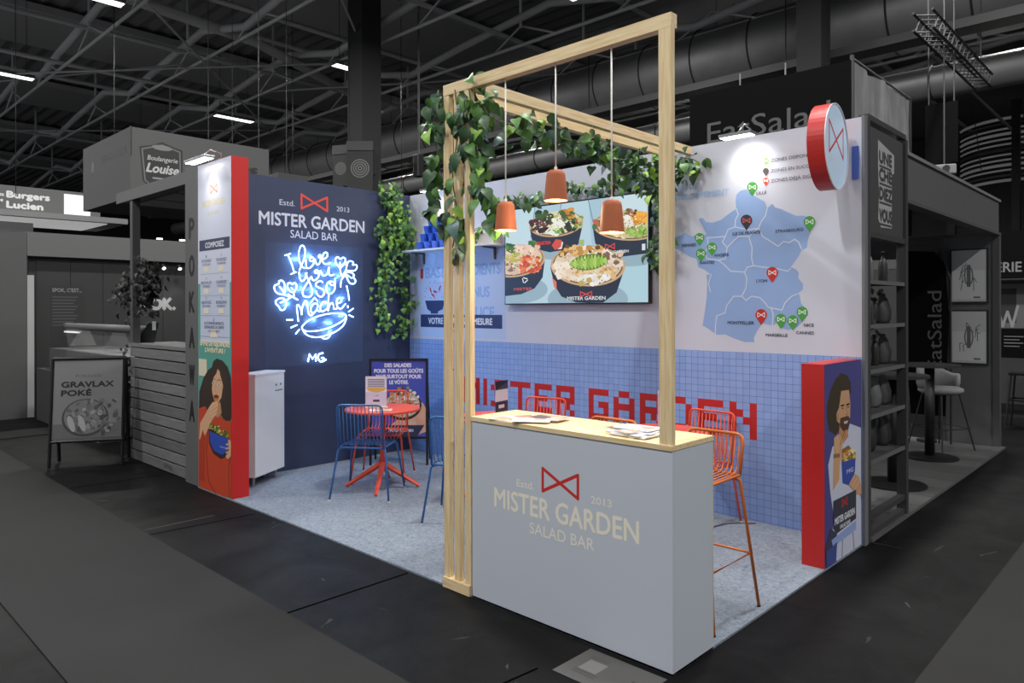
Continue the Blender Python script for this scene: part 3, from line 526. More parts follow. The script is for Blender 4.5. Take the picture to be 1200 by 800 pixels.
S2 = [[(175,105),(180,160),(160,200),(125,205),(105,170),(75,140),(75,110),(110,85),(150,85),(180,110)], [(120,130),(180,105),(240,65)], [(200,40),(240,65),(305,100)], [(308,325),(300,250),(292,170),(310,155),(335,200),(342,255),(350,180),(375,115),(395,120),(405,180),(415,240),(440,262),(470,235)],
 [(510,140),(470,140),(440,180),(440,225),(470,235),(505,190),(512,150),(505,205),(530,225)], [(440,125),(478,75),(510,115)], [(595,125),(570,120),(545,150),(535,190),(555,222),(590,205),(615,185)], [(625,50),(620,130),(618,215),(630,160),(660,130),(675,160),(680,195),(710,190)], [(710,140),(755,120),(750,80),(720,85),(705,130),(720,180),(755,190),(800,140)],
 [(345,380),(400,325),(500,275),(620,245),(740,240),(800,255),(790,300),(700,360),(600,400),(480,425),(390,425),(350,405),(345,380)], [(350,405),(385,455),(450,485),(540,485),(640,455),(720,415),(780,360),(808,290),(805,260)], [(555,490),(575,505),(620,495),(645,455)],
 [(185,308),(250,308)], [(230,390),(295,360)], [(280,455),(318,408)], [(830,225),(880,190)], [(835,255),(880,280)], [(822,160),(825,185)], [(408,745),(425,665),(455,715),(490,665),(490,740)], [(565,655),(525,665),(513,705),(535,740),(575,735),(572,705),(550,703)], [(565,722),(598,724)]]
def catmull(p, n=5):
    p = [Vector(q) for q in p]
    if len(p) < 3: return p
    o = []; q = [p[0]*2-p[1]]+p+[p[-1]*2-p[-2]]
    for i in range(1, len(q)-2):
        for k in range(n):
            t = k/n; o.append(.5*((2*q[i])+(-q[i-1]+q[i+1])*t+(2*q[i-1]-5*q[i]+4*q[i+1]-q[i+2])*t*t+(-q[i-1]+3*q[i]-3*q[i+1]+q[i+2])*t**3))
    return o+[p[-1]]
straight = {0, 1, 2}
for S, (x0, y0, sc) in ((S1, D1), (S2, D2)):
    for i, st in enumerate(S):
        w_ = [at_pixel(x0+a/sc, y0+b/sc, 'x', -5.016) for a, b in st]
        sharp = S is S2 and i in (5, 18)
        child(tube('neon_tube', NEON, w_ if sharp else catmull(w_), .0046 if not (S is S2 and i >= 18) else .007, n=8), NS)

for q in ((1.0, 2.18), (1.15, 2.22), (1.3, 2.2), (1.45, 2.15), (1.6, 2.16), (1.1, 2.02), (1.3, 2.04), (1.5, 2.02), (.88, 1.86), (1.05, 1.88), (1.2, 1.86), (1.38, 1.88), (.9, 1.72), (1.15, 1.72), (1.35, 1.72), (1.55, 1.78), (1.2, 1.55), (1.4, 1.52), (1.55, 1.6), (1.25, 1.13), (1.4, 1.42)):
    l = bpy.data.lights.new('neon_light', 'POINT'); l.energy = 2.4; l.color = (.22, .5, 1); l.shadow_soft_size = .006; o = bpy.data.objects.new('neon_light', l); COL.objects.link(o); o.location = (-5.016, q[0], q[1]); child(o, NS)

# ------------------------------------------------------------------ pendants
TERRA = mat('terracotta', (176, 94, 54), .6, noise=.05, nscale=20); CORD = mat('cream_cord', (246, 242, 234), .7); BULB = mat('warm_bulb', (255, 236, 196), .3, emit=9)
for k, (x, z0, lb) in enumerate(((-1.069, 2.096, 'terracotta pendant lamp nearest the slatted posts'), (-.705, 2.223, 'terracotta pendant lamp hung highest of the three'), (-.349, 2.03, 'terracotta pendant lamp hung lowest beside the corner post'))):
    t = thing('pendant_lamp', lb, 'lamp', (x, .025, z0), group='terracotta pendants under the front beam')
    MB().lathe([(.062, 0), (.060, .02), (.050, .13), (.046, .147), (.034, .157), (.006, .157), (.006, .153), (.032, .152), (.042, .144), (.046, .13), (.056, .02), (.058, 0), (.062, 0)], 28, cap0=False, cap1=False).build('lamp_shade', TERRA, t, smooth=True)
    MB().tube([(0, 0, .155), (0, 0, 2.935-z0)], .004, 6).build('cord', CORD, t, smooth=True); MB().lathe([(.008, .15), (.008, .175)], 10).build('cord_grip', CORD, t)
    MB().lathe([(.0, .01), (.02, .014), (.032, .03), (.035, .05), (.028, .075), (.014, .1), (.012, .15)], 16, cap0=False, cap1=False).build('bulb', BULB, t, smooth=True)
    l = bpy.data.lights.new('pendant_light', 'POINT'); l.energy = 6.5; l.color = (1, .82, .58); l.shadow_soft_size = .03; o = bpy.data.objects.new('pendant_light', l); COL.objects.link(o); o.location = (0, 0, -.012); o.parent = t

# ------------------------------------------------------------------ wire chairs, stools, tables
def fillet(pts, r=.04, n=4):
    pts = [Vector(p) for p in pts]; o = [pts[0]]
    for a, b, c in zip(pts, pts[1:], pts[2:]):
        d1, d2 = (a-b), (c-b); k = min(r, d1.length*.45, d2.length*.45); p, q = b+d1.normalized()*k, b+d2.normalized()*k
        for i in range(n+1):
            t = i/n; o.append(p*(1-t)**2+b*2*t*(1-t)+q*t*t)
    return o+[pts[-1]]
def wire_seat(name, m, label, group, sh, bh, foot, stool, loc, rz, wd=.20, cat='chair'):
    t = thing(name, label, cat, loc, rz, group)
    hs, dp = wd, .2
    tube('back_frame', m, fillet([(-hs, -dp, sh), (-hs-.002, -dp-.045, bh), (hs+.002, -dp-.045, bh), (hs, -dp, sh)], .05), .009, t)
    tube('seat_frame', m, fillet([(-hs, -dp, sh), (-hs, dp, sh), (hs, dp, sh), (hs, -dp, sh), (-hs, -dp, sh)], .05), .008, t)
    for sx in (-1, 1):
        for sy in (-1, 1):
            lg = tube('leg', m, fillet([(sx*(hs-.03), sy*(dp-.06), sh-.012), (sx*(hs+.01), sy*(dp-.02), sh-.014), (sx*foot, sy*foot, .012)], .05), [.009]*6+[.0085]+[.007], t) if False else tube('leg', m, fillet([(sx*(hs-.03), sy*(dp-.06), sh-.012), (sx*(hs+.01), sy*(dp-.02), sh-.014), (sx*foot, sy*foot, .016)], .05), .0092, t)
            MB().lathe([(.0105, .0125), (.0105, .022)], 8, (sx*foot, sy*foot, 0)).build('foot_cap', WHITE if not stool else BLACK, lg)
    if stool:
        f = lambda sx, sy, z: (sx*(hs+.01+(foot-hs-.01)*(1-z/sh)), sy*(dp-.02+(foot-dp+.02)*(1-z/sh)), z)
        tube('footrest', m, [f(-1, -1, .31), f(1, -1, .31), f(1, 1, .31), f(-1, 1, .31)], .007, t, closed=True)
    N = 12
    pts = fillet([(0, -dp-.045, bh), (0, -dp, sh+.02), (0, dp-.03, sh-.004), (0, dp, sh-.03)] if not stool else [(0, -dp-.045, bh), (0, -dp, sh+.01), (0, dp, sh)], .06)
    me = MB().tube(pts, .0042, 6).mesh('rod', m, True)
    for i in range(N): link_mesh('rod', me, t, (-hs+.018+(2*hs-.036)*i/(N-1), 0, 0))
    return t
FZ = .012
def yaw_to(dx, dy): return math.atan2(-dx, dy)      # local +Y (seat front) turned towards (dx,dy)
GC = 'wire chairs inside the stand'
wire_seat('wire_chair', BLUE_METAL, 'blue wire chair drawn up to the small red table below the neon', GC, .46, .835, .262, False, (-3.67, .93, FZ-.012), yaw_to(-.47, .62))
wire_seat('wire_chair', BLUE_METAL, 'blue wire chair half hidden behind the pine slats', GC, .46, .835, .262, False, (-2.52, 1.03, FZ-.012), yaw_to(-.45, .7))
wire_seat('wire_chair', ORANGE_RED, 'coral red wire chair before the framed poster stand', GC, .46, .835, .262, False, (-4.09, 1.40, FZ-.012), yaw_to(.55, -.62))
wire_seat('wire_chair', ORANGE_RED, 'coral red wire chair behind the counter under the tile letters ER', GC, .46, .835, .25, False, (-2.62, 1.98, FZ-.012), yaw_to(.25, -.9))
wire_seat('wire_chair', ORANGE_RED, 'coral red wire chair against the mosaic near the corner post', GC, .46, .845, .25, False, (-1.12, 2.17, FZ-.012), yaw_to(-.06, -1))
GS = 'orange wire bar stools behind the counter'
wire_seat('bar_stool', ORANGE_METAL, 'orange wire bar stool at the open end of the counter', GS, .735, .955, .255, True, (-.305, .725, FZ-.012), PI, .172, 'bar stool')
wire_seat('bar_stool', ORANGE_METAL, 'orange wire bar stool of which only the back shows over the counter', GS, .735, .95, .255, True, (-1.02, .725, FZ-.012), PI, .18, 'bar stool')
def bistro_table(label, loc, rz, r=.345):
    t = thing('bistro_table', label, 'table', loc, rz, 'coral red bistro tables')
    MB().lathe([(r-.004, .722), (r, .726), (r, .74), (r-.004, .744)], 40).build('table_top', ORANGE_RED, t); MB().lathe([(.11, .705), (.11, .7215)], 20).build('top_plate', ORANGE_RED, t)
    MB().lathe([(.026, .2), (.024, .7045)], 16).build('column', ORANGE_RED, t, smooth=True)
    for a in range(4):
        c, s_ = math.cos(a*PI/2), math.sin(a*PI/2)
        MB().tube([(c*.012, s_*.012, .235), (c*.06, s_*.06, .2), (c*.34, s_*.34, .022)], [.028, .026, .015], 4).build('leg', ORANGE_RED, t)
    return t
T1 = (-3.77, 1.16); T2 = (-1.2, 1.83); T3 = (-2.62, 1.5)
bistro_table('round coral red bistro table between blue and coral chairs below the neon', T1+(FZ-.008,), YAW)
bistro_table('round coral red bistro table behind the counter near the corner post', T2+(FZ-.008,), .1)
bistro_table('round coral red bistro table mostly hidden behind the slats and counter', T3+(FZ-.008,), .5)
def menu_holder(label, x, y, z, rz, dark=False):
    t = thing('menu_holder', label, 'menu stand', (x, y, z), rz, 'table menus')
    MB().box(-.105, .105, -.03, .03, 0, .014).build('wood_base', PINE_X, t); MB().box(-.102, .102, -.004, .004, .014, .3).build('acrylic_sleeve', CLEAR, t)
    P = Print((-.098, -.0045, .018), (1, 0, 0), (0, 0, 1))
    if dark: P.rect(0, 0, .196, .275, (60, 64, 76)); P.rect(0, .1, .196, .2, (205, 208, 214)); P.rect(.02, .02, .17, .09, (34, 38, 52)); P.poly([(0, .2), (.196, .26), (.196, .275), (0, .275)], (24, 26, 32)); P.rect(.05, .04, .14, .07, (200, 204, 212))
    else:
        P.rect(0, 0, .196, .275, (226, 224, 236)); P.rect(0, 0, .196, .13, (206, 200, 226))
        for i in range(5): P.rect(.02, .24-i*.016, .176, .249-i*.016, (110, 108, 126))
        P.poly([(.01, .17), (.19, .17), (.17, .14), (.1, .125), (.03, .14)], (216, 176, 90)); P.rect(.07, .04, .13, .06, (60, 52, 60)); P.text('1,50', .075, .09, .12, .016, (90, 90, 100))
    P.build('menu_sheet', PRINT, t)
    return t
ZT = FZ-.008+.744
menu_holder('white menu in a clear stand on the red table by the neon', -3.80, 1.11, ZT+.0005, YAW)
menu_holder('white menu stand seen edge on behind the corner post', -1.27, 1.95, ZT+.0005, YAW+.95)
menu_holder('small black and grey menu stand beyond the left end of the counter', -2.66, 1.60, ZT+.0005, YAW+1.0, True)
for (x, y, rz, lb) in ((-3.66, 1.06, YAW+.1, 'loose white leaflet lying on the red table'),):
    t = thing('leaflet', lb, 'leaflet', (x, y, ZT+.0005), rz); MB().box(-.1, .1, -.06, .06, 0, .003).build('sheets', mat('white_paper', (232, 230, 228), .6), t); P = Print((-.1, -.06, .0031), (1, 0, 0), (0, 1, 0)); P.rect(.01, .01, .19, .11, (238, 232, 230)); P.rect(.02, .06, .12, .1, (206, 150, 130)); P.rect(.13, .02, .18, .1, (190, 194, 210)); P.build('print', PRINT, t)
# leaflets fanned on the worktop
PAPER = mat('white_paper', (232, 230, 228), .6); rr = random.Random(9)
def leaf_sheet(x, y, z, rz, pal, label, group):
    t = thing('leaflet', label, 'leaflet', (x, y, z), rz, group); n = 3
    MB().box(-.105, .105, -.074, .074, 0, .0035).build('sheets', PAPER, t)
    P = Print((-.105, -.074, .0037), (1, 0, 0), (0, 1, 0)); P.rect(.002, .002, .208, .146, pal[0]); P.poly([(.01, .01), (.11, .01), (.13, .09), (.01, .12)], pal[1]); P.ell(.15, .09, .04, .03, pal[2], 12); P.rect(.12, .02, .2, .045, pal[3]); P.build('print', PRINT, t)
ZC = 1.0427; n1 = 0
spots = [(-1.08, .075, 10, 'far left'), (-1.0, .16, -20, 'second'), (-.93, .085, 35, 'third'), (-.9, .19, 5, 'fourth')]
lbs = ['open leaflet at the slat end of the counter', 'leaflet overlapping its neighbours in the loose left pile', 'leaflet turned slantwise in the loose left pile', 'leaflet at the right of the loose left pile']
pals = [[(228, 222, 220), (214, 160, 130), (230, 200, 160), (120, 110, 120)], [(222, 206, 196), (196, 120, 96), (90, 84, 96), (236, 232, 230)], [(236, 234, 236), (224, 216, 220), (206, 150, 120), (150, 150, 170)], [(190, 150, 130), (90, 80, 84), (222, 190, 160), (236, 232, 230)]]
for i, (x, y, a, _) in enumerate(spots): leaf_sheet(x, y, ZC+i*.004, math.radians(a), pals[i], lbs[i], 'leaflets on the counter')
for i in range(7):
    leaf_sheet(-.31+rr.uniform(-.03, .05), .13+rr.uniform(-.025, .05), ZC+i*.0042, math.radians(rr.uniform(-28, 24)), pals[(i*3) % 4] if i > 4 else [(232, 232, 238), (226, 226, 234), (200, 206, 226), (180, 190, 220)], ('lowest', 'second lowest', 'third lowest', 'middle', 'third from top', 'second from top', 'topmost')[i]+' leaflet of the stack by the corner post', 'leaflets on the counter')

# ------------------------------------------------------------------ poster stand
ST = thing('poster_stand', 'black framed poster stand with hand holding a bowl on blue', 'poster stand', (-4.435, 1.855, 0), YAW+.0)
for sx in (-1, 1): MB().box(sx*.3-.012, sx*.3+.012, -.012, .012, FZ, 1.14).build('post', BLACK, ST)
MB().box(-.288, .288, -.012, .012, 1.115, 1.14).build('rail', BLACK, ST); MB().box(-.288, .288, -.012, .012, .29, .315).build('rail', BLACK, ST)
for sx in (-1, 1): MB().tube([(sx*.3, .012, .9), (sx*.3, .28, .02)], .012, 4).build('rear_leg', BLACK, ST)
MB().box(-.288, .288, -.004, .004, .315, 1.115).build('board', WHITE, ST)
P = Print((-.288, -.0043, .315), (1, 0, 0), (0, 0, 1)); P.rect(0, 0, .576, .8, (72, 84, 186)); CW = (226, 226, 240)
for t_, a, b, z in (('DES SALADES', .14, .42, .735), ('POUR TOUS LES GOÛTS', .03, .546, .675), ('MAIS SURTOUT POUR', .05, .526, .615), ('LE VÔTRE.', .19, .39, .555)): P.text(t_, a, z, b, .04, CW, .035)
P.poly([(.2, .0), (.4, .06), (.576, .05), (.576, .26), (.5, .34), (.4, .36), (.3, .2), (.18, .1)], (226, 180, 158)); P.poly([(.42, .34), (.54, .36), (.576, .3), (.576, .05), (.5, .02), (.46, .18)], (214, 164, 140))
P.ell(.33, .33, .2, .16, (60, 44, 40), 24); P.ell(.33, .34, .18, .14, (206, 190, 170), 24); rr = random.Random(4)
for i in range(70): a, q = rr.uniform(0, 6.28), math.sqrt(rr.random())*.15; P.ell(.34+q*1.1*math.cos(a), .37+q*math.sin(a), rr.uniform(.012, .028), rr.uniform(.01, .022), rr.choice([(232, 220, 206), (200, 120, 90), (120, 60, 50), (150, 160, 80), (240, 236, 230), (190, 150, 110)]), 7); P.k -= 0
P.poly([(.1, .12), (.56, .12), (.48, .0), (.18, .0)], (48, 52, 84)); P.text('MISTER GARDEN', .18, .05, .44, .03, (224, 226, 236), .02)
P.build('poster', PRINT, ST)

# ------------------------------------------------------------------ white cabinet
p1, p2 = Vector((-4.60, .333, 0)), Vector((-4.87, .785, 0)); ang = math.atan2(p2.y-p1.y, p2.x-p1.x); ln = (p2-p1).length
CB = thing('white_cabinet', 'white cabinet on legs beside the red menu panel', 'cabinet', (p1.x, p1.y, 0), ang)
MB().box(0, ln-.02, .022, .2, .105, 1.04).build('body', WHITE, CB); MB().box(.0, ln-.02, 0, .02, .105, 1.04).build('door', WHITE, CB, bevel=.002); MB().box(-.002, ln-.01, -.004, .205, 1.041, 1.06).build('top', WHITE, CB)
for (a, b) in ((.05, .05), (ln-.1, .05), (.05, .17), (ln-.1, .17)): MB().lathe([(.012, FZ), (.012, .1045)], 10, (a, b, 0)).build('leg', STEEL, CB)
P = Print((0, -.0005, 0), (1, 0, 0), (0, 0, 1)); P.ell(.36, .93, .012, .012, (60, 60, 64), 12); P.ell(.44, .93, .012, .012, (60, 60, 64), 12); P.rect(.34, .87, .47, .88, (90, 90, 96)); P.build('lock_marks', PRINT, CB)

# ------------------------------------------------------------------ shelf with cups
SH_ = thing('wall_shelf', 'white wall shelf on grey brackets carrying blue bowls', 'shelf', (-4.2, 2.4, 2.3))
child(box('board', WHITE, -4.92, -3.46, 2.27, DW-.0005, 2.31, 2.33), SH_)
for x in (-4.78, -3.62): child(MB().prism([(0, 0), (.19, 0), (.19, -.012), (.03, -.02), (.02, -.13), (0, -.13)], (x, DW-.001, 2.309), (0, -1, 0), (0, 0, 1), .012).build('bracket', MIDGREY), SH_)
CUP = mat('royal_blue_card', (44, 92, 196), .45)
cupm = MB().lathe([(.042, .0), (.044, .004), (.058, .078), (.062, .08), (.062, .086), (.057, .086), (.055, .078), (.041, .006)], 18, cap0=True, cap1=True).mesh('bowl', CUP, True)
ci = 0
ROWN = ('bottom', 'second', 'third', 'top')
for row in range(4):
    for c in range(5-row):
        o = link_mesh('cardboard_bowl', cupm, None, (-4.70+row*.066+c*.132, 2.38, 2.3305+row*.0865)); pos = ('leftmost', 'second', 'third', 'fourth', 'fifth')[c]
        setp(o, ('blue cardboard bowl, %s from the ivy in the %s row' % (pos, ROWN[row])) if row < 3 else 'blue cardboard bowl, %s in the top row of the pyramid' % ('left one', 'right one')[c], 'bowl', 'blue bowls stacked on the shelf')
PB = thing('planter', 'pale planter box at the right end of the shelf', 'planter', (-3.62, 2.4, 2.331)); MB().box(-.13, .13, -.06, .06, 0, .11).build('box', mat('pale_planter', (206, 198, 190), .6), PB, bevel=.008); MB().box(-.118, .118, -.048, .048, .11, .114).build('soil', mat('soil', (60, 46, 36), .9), PB)

# ------------------------------------------------------------------ LED arm lights on the stand walls
def arm_light(label, x, y, z, dx, dy, target, power, angle=80, hl=.13):
    t = thing('arm_light', label, 'spotlight', (x, y, z), 0, 'LED arm lights on the wall tops')
    tube('arm', STEEL, [(0, 0, 0), (0, 0, .06), (dx*.5, dy*.5, .08), (dx, dy, -.012)], .006, t); MB().box(-.02, .02, -.02, .02, -.02, .012).build('clamp', STEEL, t)
    a = MB(); a.box(dx-hl, dx+hl, dy-.05, dy+.05, -.035, -.01); hd = a.build('lamp_head', STEEL, t, bevel=.004)
    b = MB(); b.box(dx-hl+.01, dx+hl-.01, dy-.04, dy+.04, -.039, -.0355); b.build('lens', mat('led_lens', (255, 250, 240), .3, emit=12), hd)
    spot_light('arm_light_beam', (dx, dy, -.05), Vector(target)-Vector((x, y, z)), power, angle, (1, .97, .92), .9, t, .06)
arm_light('LED arm light on top of the red menu panel', -4.74, .08, 3.02, 0, -.2, (-4.72, .0, 2.5), 9, 100, .21)
arm_light('LED arm light over the map of France', -.83, 2.53, 3.0, 0, -.23, (-.8, 2.5, 2.75), 17, 105)
arm_light('LED arm light over the shelf of blue bowls', -4.45, 2.53, 3.0, 0, -.23, (-4.45, 2.5, 2.65), 18, 105)

# floor mat with small print (its square code left out)
FM = thing('floor_sticker', 'grey rectangular floor sticker at the foot of the counter', 'floor sticker', (-.22, -.18, 0)); MB().box(-.215, .215, -.145, .142, .0005, .002).build('sheet', mat('grey_sticker', (86, 86, 86), .6), FM)
P = Print((-.215, -.145, .0021), (1, 0, 0), (0, 1, 0)); P.rect(.07, .1, .17, .2, (122, 122, 122)); 
for y in (.06, .08): P.rect(.06, y, .19, y+.008, (62, 62, 62))
for y in (.215, .23): P.rect(.05, y, .16, y+.006, (66, 66, 66))
P.rect(.33, .1, .34, .17, (50, 50, 50)); P.build('print', PRINT, FM)
# power cable on the carpet by the mosaic
setp(tube('power_cable', mat('grey_cable', (96, 98, 100), .6), catmull([(-1.7, 2.35, FZ+.005), (-1.3, 2.2, FZ+.005), (-1.0, 2.05, FZ+.005), (-.9, 2.3, FZ+.005), (-.75, 2.44, FZ+.005)]), .0045), 'thin grey cable lying on the carpet under the coral chair', 'cable')
# ------------------------------------------------------------------ climbing plants
LEAF = [mat('leaf_dark', (52, 86, 50), .45, noise=.25, nscale=14), mat('leaf_mid', (82, 126, 58), .45, noise=.2, nscale=14), mat('leaf_bright', (138, 182, 66), .45, noise=.15, nscale=14), mat('leaf_bluish', (94, 122, 118), .4, noise=.2, nscale=14)]
STEMM = mat('vine_stem', (92, 96, 52), .6)
def leaf_geo(kind):
    if kind == 0: T = [(0, .0, 0), (.04, .2, .05), (.2, .35, .0), (.42, .36, 0), (.68, .22, 0), (.87, .08, 0), (1, 0, 0)]
    else: T = [(0, .0, 0), (.03, .2, .04), (.2, .5, -.02), (.34, .3, 0), (.5, .38, 0), (.68, .18, 0), (1, 0, 0)]
    vs = []; fs = []
    for i, (t, wd, b) in enumerate(T):
        z = .12*math.sin(t*PI)-.22*t*t; vs += [(0, t, z), (-wd, t-b, z+.28*wd-.25*wd*wd), (wd, t-b, z+.28*wd-.25*wd*wd)]
    for i in range(len(T)-1):
        a, b = i*3, (i+1)*3; fs += [(a, b, b+1, a+1), (a, a+2, b+2, b)]
    return vs, fs
LG = [leaf_geo(0), leaf_geo(1)]
LM = {}
def leaf_mesh(k, c):
    if (k, c) not in LM: LM[(k, c)] = MB().add(*LG[k]).mesh('leaf', LEAF[c], True)
    return LM[(k, c)]
def leaf_rot(rr, face, droop=.9):
    """leaf pointing mostly down, its upper face towards 'face'"""
    d = (Vector((0, 0, -1))*droop + Vector((rr.uniform(-1, 1), rr.uniform(-1, 1), rr.uniform(-.5, .6)))*.75).normalized()
    n = (Vector(face)+Vector((rr.uniform(-1, 1), rr.uniform(-1, 1), rr.uniform(-.4, 1)))*.7); n = (n-d*n.dot(d)).normalized(); x = d.cross(n)
    return Matrix((x, d, n)).transposed()
def vine(name, label, cat, stems, leaves, face, size, pal, seed, kind=0, stuff=False, spread=.07, group=None, droop=.9):
    """stems: list of polylines (world); leaves: per stem count"""
    rr = random.Random(seed); base = stems[0][0]; t = thing(name, label, cat, base, 0, group); B = Vector(base); joined = MB(); jm = {}
    for st, n in zip(stems, leaves):
        p = catmull([Vector(q)-B for q in st], 6); tube('stem', STEMM, p, .004, t, 6)
        for i in range(n):
            f = rr.random()*(len(p)-1); k = int(f); q = p[k].lerp(p[min(k+1, len(p)-1)], f-k) + Vector((rr.gauss(0, spread), rr.gauss(0, spread), rr.gauss(0, spread)))
            s = rr.uniform(*size); R3 = leaf_rot(rr, face, droop); c = rr.choice(pal)
            if stuff:
                m = jm.setdefault(c, MB()); vs, fs = LG[kind]; m.add([q+R3 @ (Vector(v)*s) for v in vs], fs)
            else:
                o = link_mesh('leaf', leaf_mesh(kind, c), t); o.matrix_local = Matrix.Translation(q) @ R3.to_4x4() @ Matrix.Scale(s, 4)
    for c, m in jm.items(): m.build('foliage', LEAF[c], t, smooth=True, kind='stuff')
    return t
CF = (.4, -.9, .25)
# pothos around the slatted posts
vine('pothos_vine', 'large leaved green vine climbing the slatted pine posts', 'plant',
     [[(-1.45, -.01, 2.95), (-1.4, -.03, 2.7), (-1.45, -.03, 2.45), (-1.41, -.03, 2.2), (-1.45, -.03, 2.02)], [(-1.6, -.01, 2.98), (-1.63, -.02, 2.75), (-1.6, .0, 2.5), (-1.63, -.02, 2.3), (-1.58, -.02, 2.18)], [(-1.33, -.01, 2.93), (-1.3, .0, 2.75), (-1.29, .02, 2.55), (-1.28, .03, 2.38), (-1.22, .06, 2.25), (-1.2, .08, 2.12)]],
     [32, 40, 52], CF, (.065, .13), [0, 0, 1, 0, 1, 2, 3], 101, spread=.03, group='green vines on the stand')
# garland along the side beams
vine('ivy_garland', 'green ivy garland wound along the overhead pine side beam', 'plant',
     [[(-1.36, .06, 2.92), (-1.44, .3, 2.84), (-1.45, .7, 2.84), (-1.45, 1.1, 2.83), (-1.44, 1.5, 2.82), (-1.44, 1.9, 2.8), (-1.4, 2.2, 2.78), (-1.36, 2.42, 2.8)], [(-1.4, 1.2, 2.8), (-1.42, 1.6, 2.74), (-1.42, 2.0, 2.68), (-1.45, 2.35, 2.62)], [(-1.37, 2.38, 2.9), (-1.25, 2.42, 2.86), (-1.2, 2.42, 2.75)]],
     [250, 110, 26], CF, (.055, .105), [0, 0, 1, 0, 1, 0, 3, 2], 102, spread=.05, group='green vines on the stand', droop=.6)
# garland on the back wall above and beside the television
vine('ivy_garland', 'green ivy garland hanging on the back wall above the television', 'plant',
     [[(-3.5, 2.42, 2.74), (-3.2, 2.42, 2.76), (-2.9, 2.42, 2.72), (-2.6, 2.42, 2.78), (-2.2, 2.42, 2.76), (-1.9, 2.42, 2.78), (-1.6, 2.42, 2.74)], [(-3.3, 2.42, 2.74), (-3.34, 2.42, 2.6)], [(-1.62, 2.42, 2.72), (-1.6, 2.43, 2.5), (-1.58, 2.43, 2.3), (-1.62, 2.43, 2.1), (-1.6, 2.43, 1.98)]],
     [190, 14, 80], (0, -1, .2), (.055, .1), [0, 0, 1, 0, 3, 1], 103, spread=.045, group='green vines on the stand')
# dense ivy in the corner of the navy wall
vine('hanging_ivy', 'dense bright ivy hanging in the corner of the navy wall', 'plant',
     [[(-4.98, 2.15, 3.03), (-4.96, 2.2, 2.85), (-4.95, 2.22, 2.65), (-4.95, 2.2, 2.45), (-4.95, 2.15, 2.35)], [(-4.97, 2.2, 2.8), (-4.95, 2.32, 2.6), (-4.95, 2.34, 2.4)], [(-4.97, 2.1, 2.7), (-4.96, 2.05, 2.5), (-4.96, 2.08, 2.2), (-4.97, 2.05, 1.95), (-4.98, 2.02, 1.7), (-4.98, 2.1, 1.5)], [(-4.96, 2.3, 2.4), (-4.96, 2.32, 2.1), (-4.97, 2.35, 1.85), (-4.97, 2.42, 1.7), (-4.98, 2.35, 1.45), (-4.98, 2.28, 1.38)]],
     [330, 260, 190, 120], (.95, -.3, .3), (.045, .075), [1, 2, 1, 1, 0], 104, kind=1, stuff=True, spread=.055, group='green vines on the stand')
vine('small_ivy', 'small ivy sprig in the pale planter on the shelf', 'plant', [[(-3.66, 2.36, 2.44), (-3.72, 2.32, 2.5), (-3.75, 2.28, 2.4), (-3.76, 2.26, 2.3)]], [14], (.3, -.9, .2), (.06, .09), [1, 2, 1], 105, spread=.03, group='green vines on the stand')
# ------------------------------------------------------------------ the hall
ROOF = mat('roof_sheet', (120, 120, 120), .8, noise=.15, nscale=.4); TRUSS = mat('truss_paint', (196, 196, 196), .6); RAIL = mat('rail_paint', (170, 170, 170), .6)
DUCT = mat('galvanised_duct', (126, 126, 126), .5, metal=.35, noise=.12, nscale=1.5); DUCTB = mat('duct_band', (40, 40, 40), .6); CONC = mat('column_paint', (44, 44, 44), .8)
G30, G45, G60, G75, G95, G120, G160, G200 = [mat('grey_%d' % g, (g, g, g), .6) for g in (34, 45, 62, 80, 98, 122, 165, 205)]
b = MB(); N = 230; Y0, Y1 = -14, 45; vs = []
for i in range(N+1):
    y = Y0+(Y1-Y0)*i/N; z = 10.6+(.07 if i % 2 else 0); vs += [(-60, y, z), (28, y, z)]
b.add(vs, [(2*i, 2*i+2, 2*i+3, 2*i+1) for i in range(N)]); o = b.build('ceiling', ROOF, kind='structure'); o['label'] = 'dark corrugated hall roof'
CEIL = o
for k, x in enumerate((-50, -42, -34, -26, -18, -10, -2, 6)):
    MB().box(x, x+3.4, -12, 44, 10.3, 10.5).build('roof_panel', mat('roof_panel', (160, 160, 160), .8), CEIL)
box('wall_hall_back', mat('hall_wall', (46, 46, 46), .9, noise=.2, nscale=.3), -60, 28, 44.5, 45, 0, 10.6, kind='structure')['label'] = 'dark far wall of the hall'
box('wall_hall_left', MATS['hall_wall'], -60, -59.5, -14, 44.5, 0, 10.6, kind='structure')['label'] = 'dark far left wall of the hall'
# roof trusses along x, 2.6 m apart
bays = list(range(-48, 17, 8))
tops = []
for k in range(len(bays)-1):
    x = bays[k]; tops += [(x+.5, 8.7), (x+2.6, 8.95), (x+6, 9.25)]
tops.append((16.5, 8.7))
mt_top = MB().tube([(x, 0, z) for x, z in tops], .1, 8).mesh('top_chord', TRUSS, True); mt_bot = MB().tube([(-48, 0, 8.45), (16.5, 0, 8.45)], .045, 6).mesh('bottom_chord', TRUSS, True)
mt_diag = MB().tube([(0, 0, 8.45), (1.0, 0, 8.95)], .028, 5).mesh('diagonal', TRUSS, True); mt_diag2 = MB().tube([(1.0, 0, 8.95), (2.2, 0, 8.45)], .028, 5).mesh('diagonal', TRUSS, True); mt_post = MB().tube([(0, 0, 8.9), (0, 0, 10.4)], .04, 5).mesh('hanger', TRUSS, True)
ORD = ('first', 'second', 'third', 'fourth', 'fifth', 'sixth', 'seventh', 'eighth', 'ninth', 'tenth', 'eleventh')
TY_ = (.5, 3.1, 5.6, 8.2, 10.8, 13.4, 16.0, 18.8, 21.6)
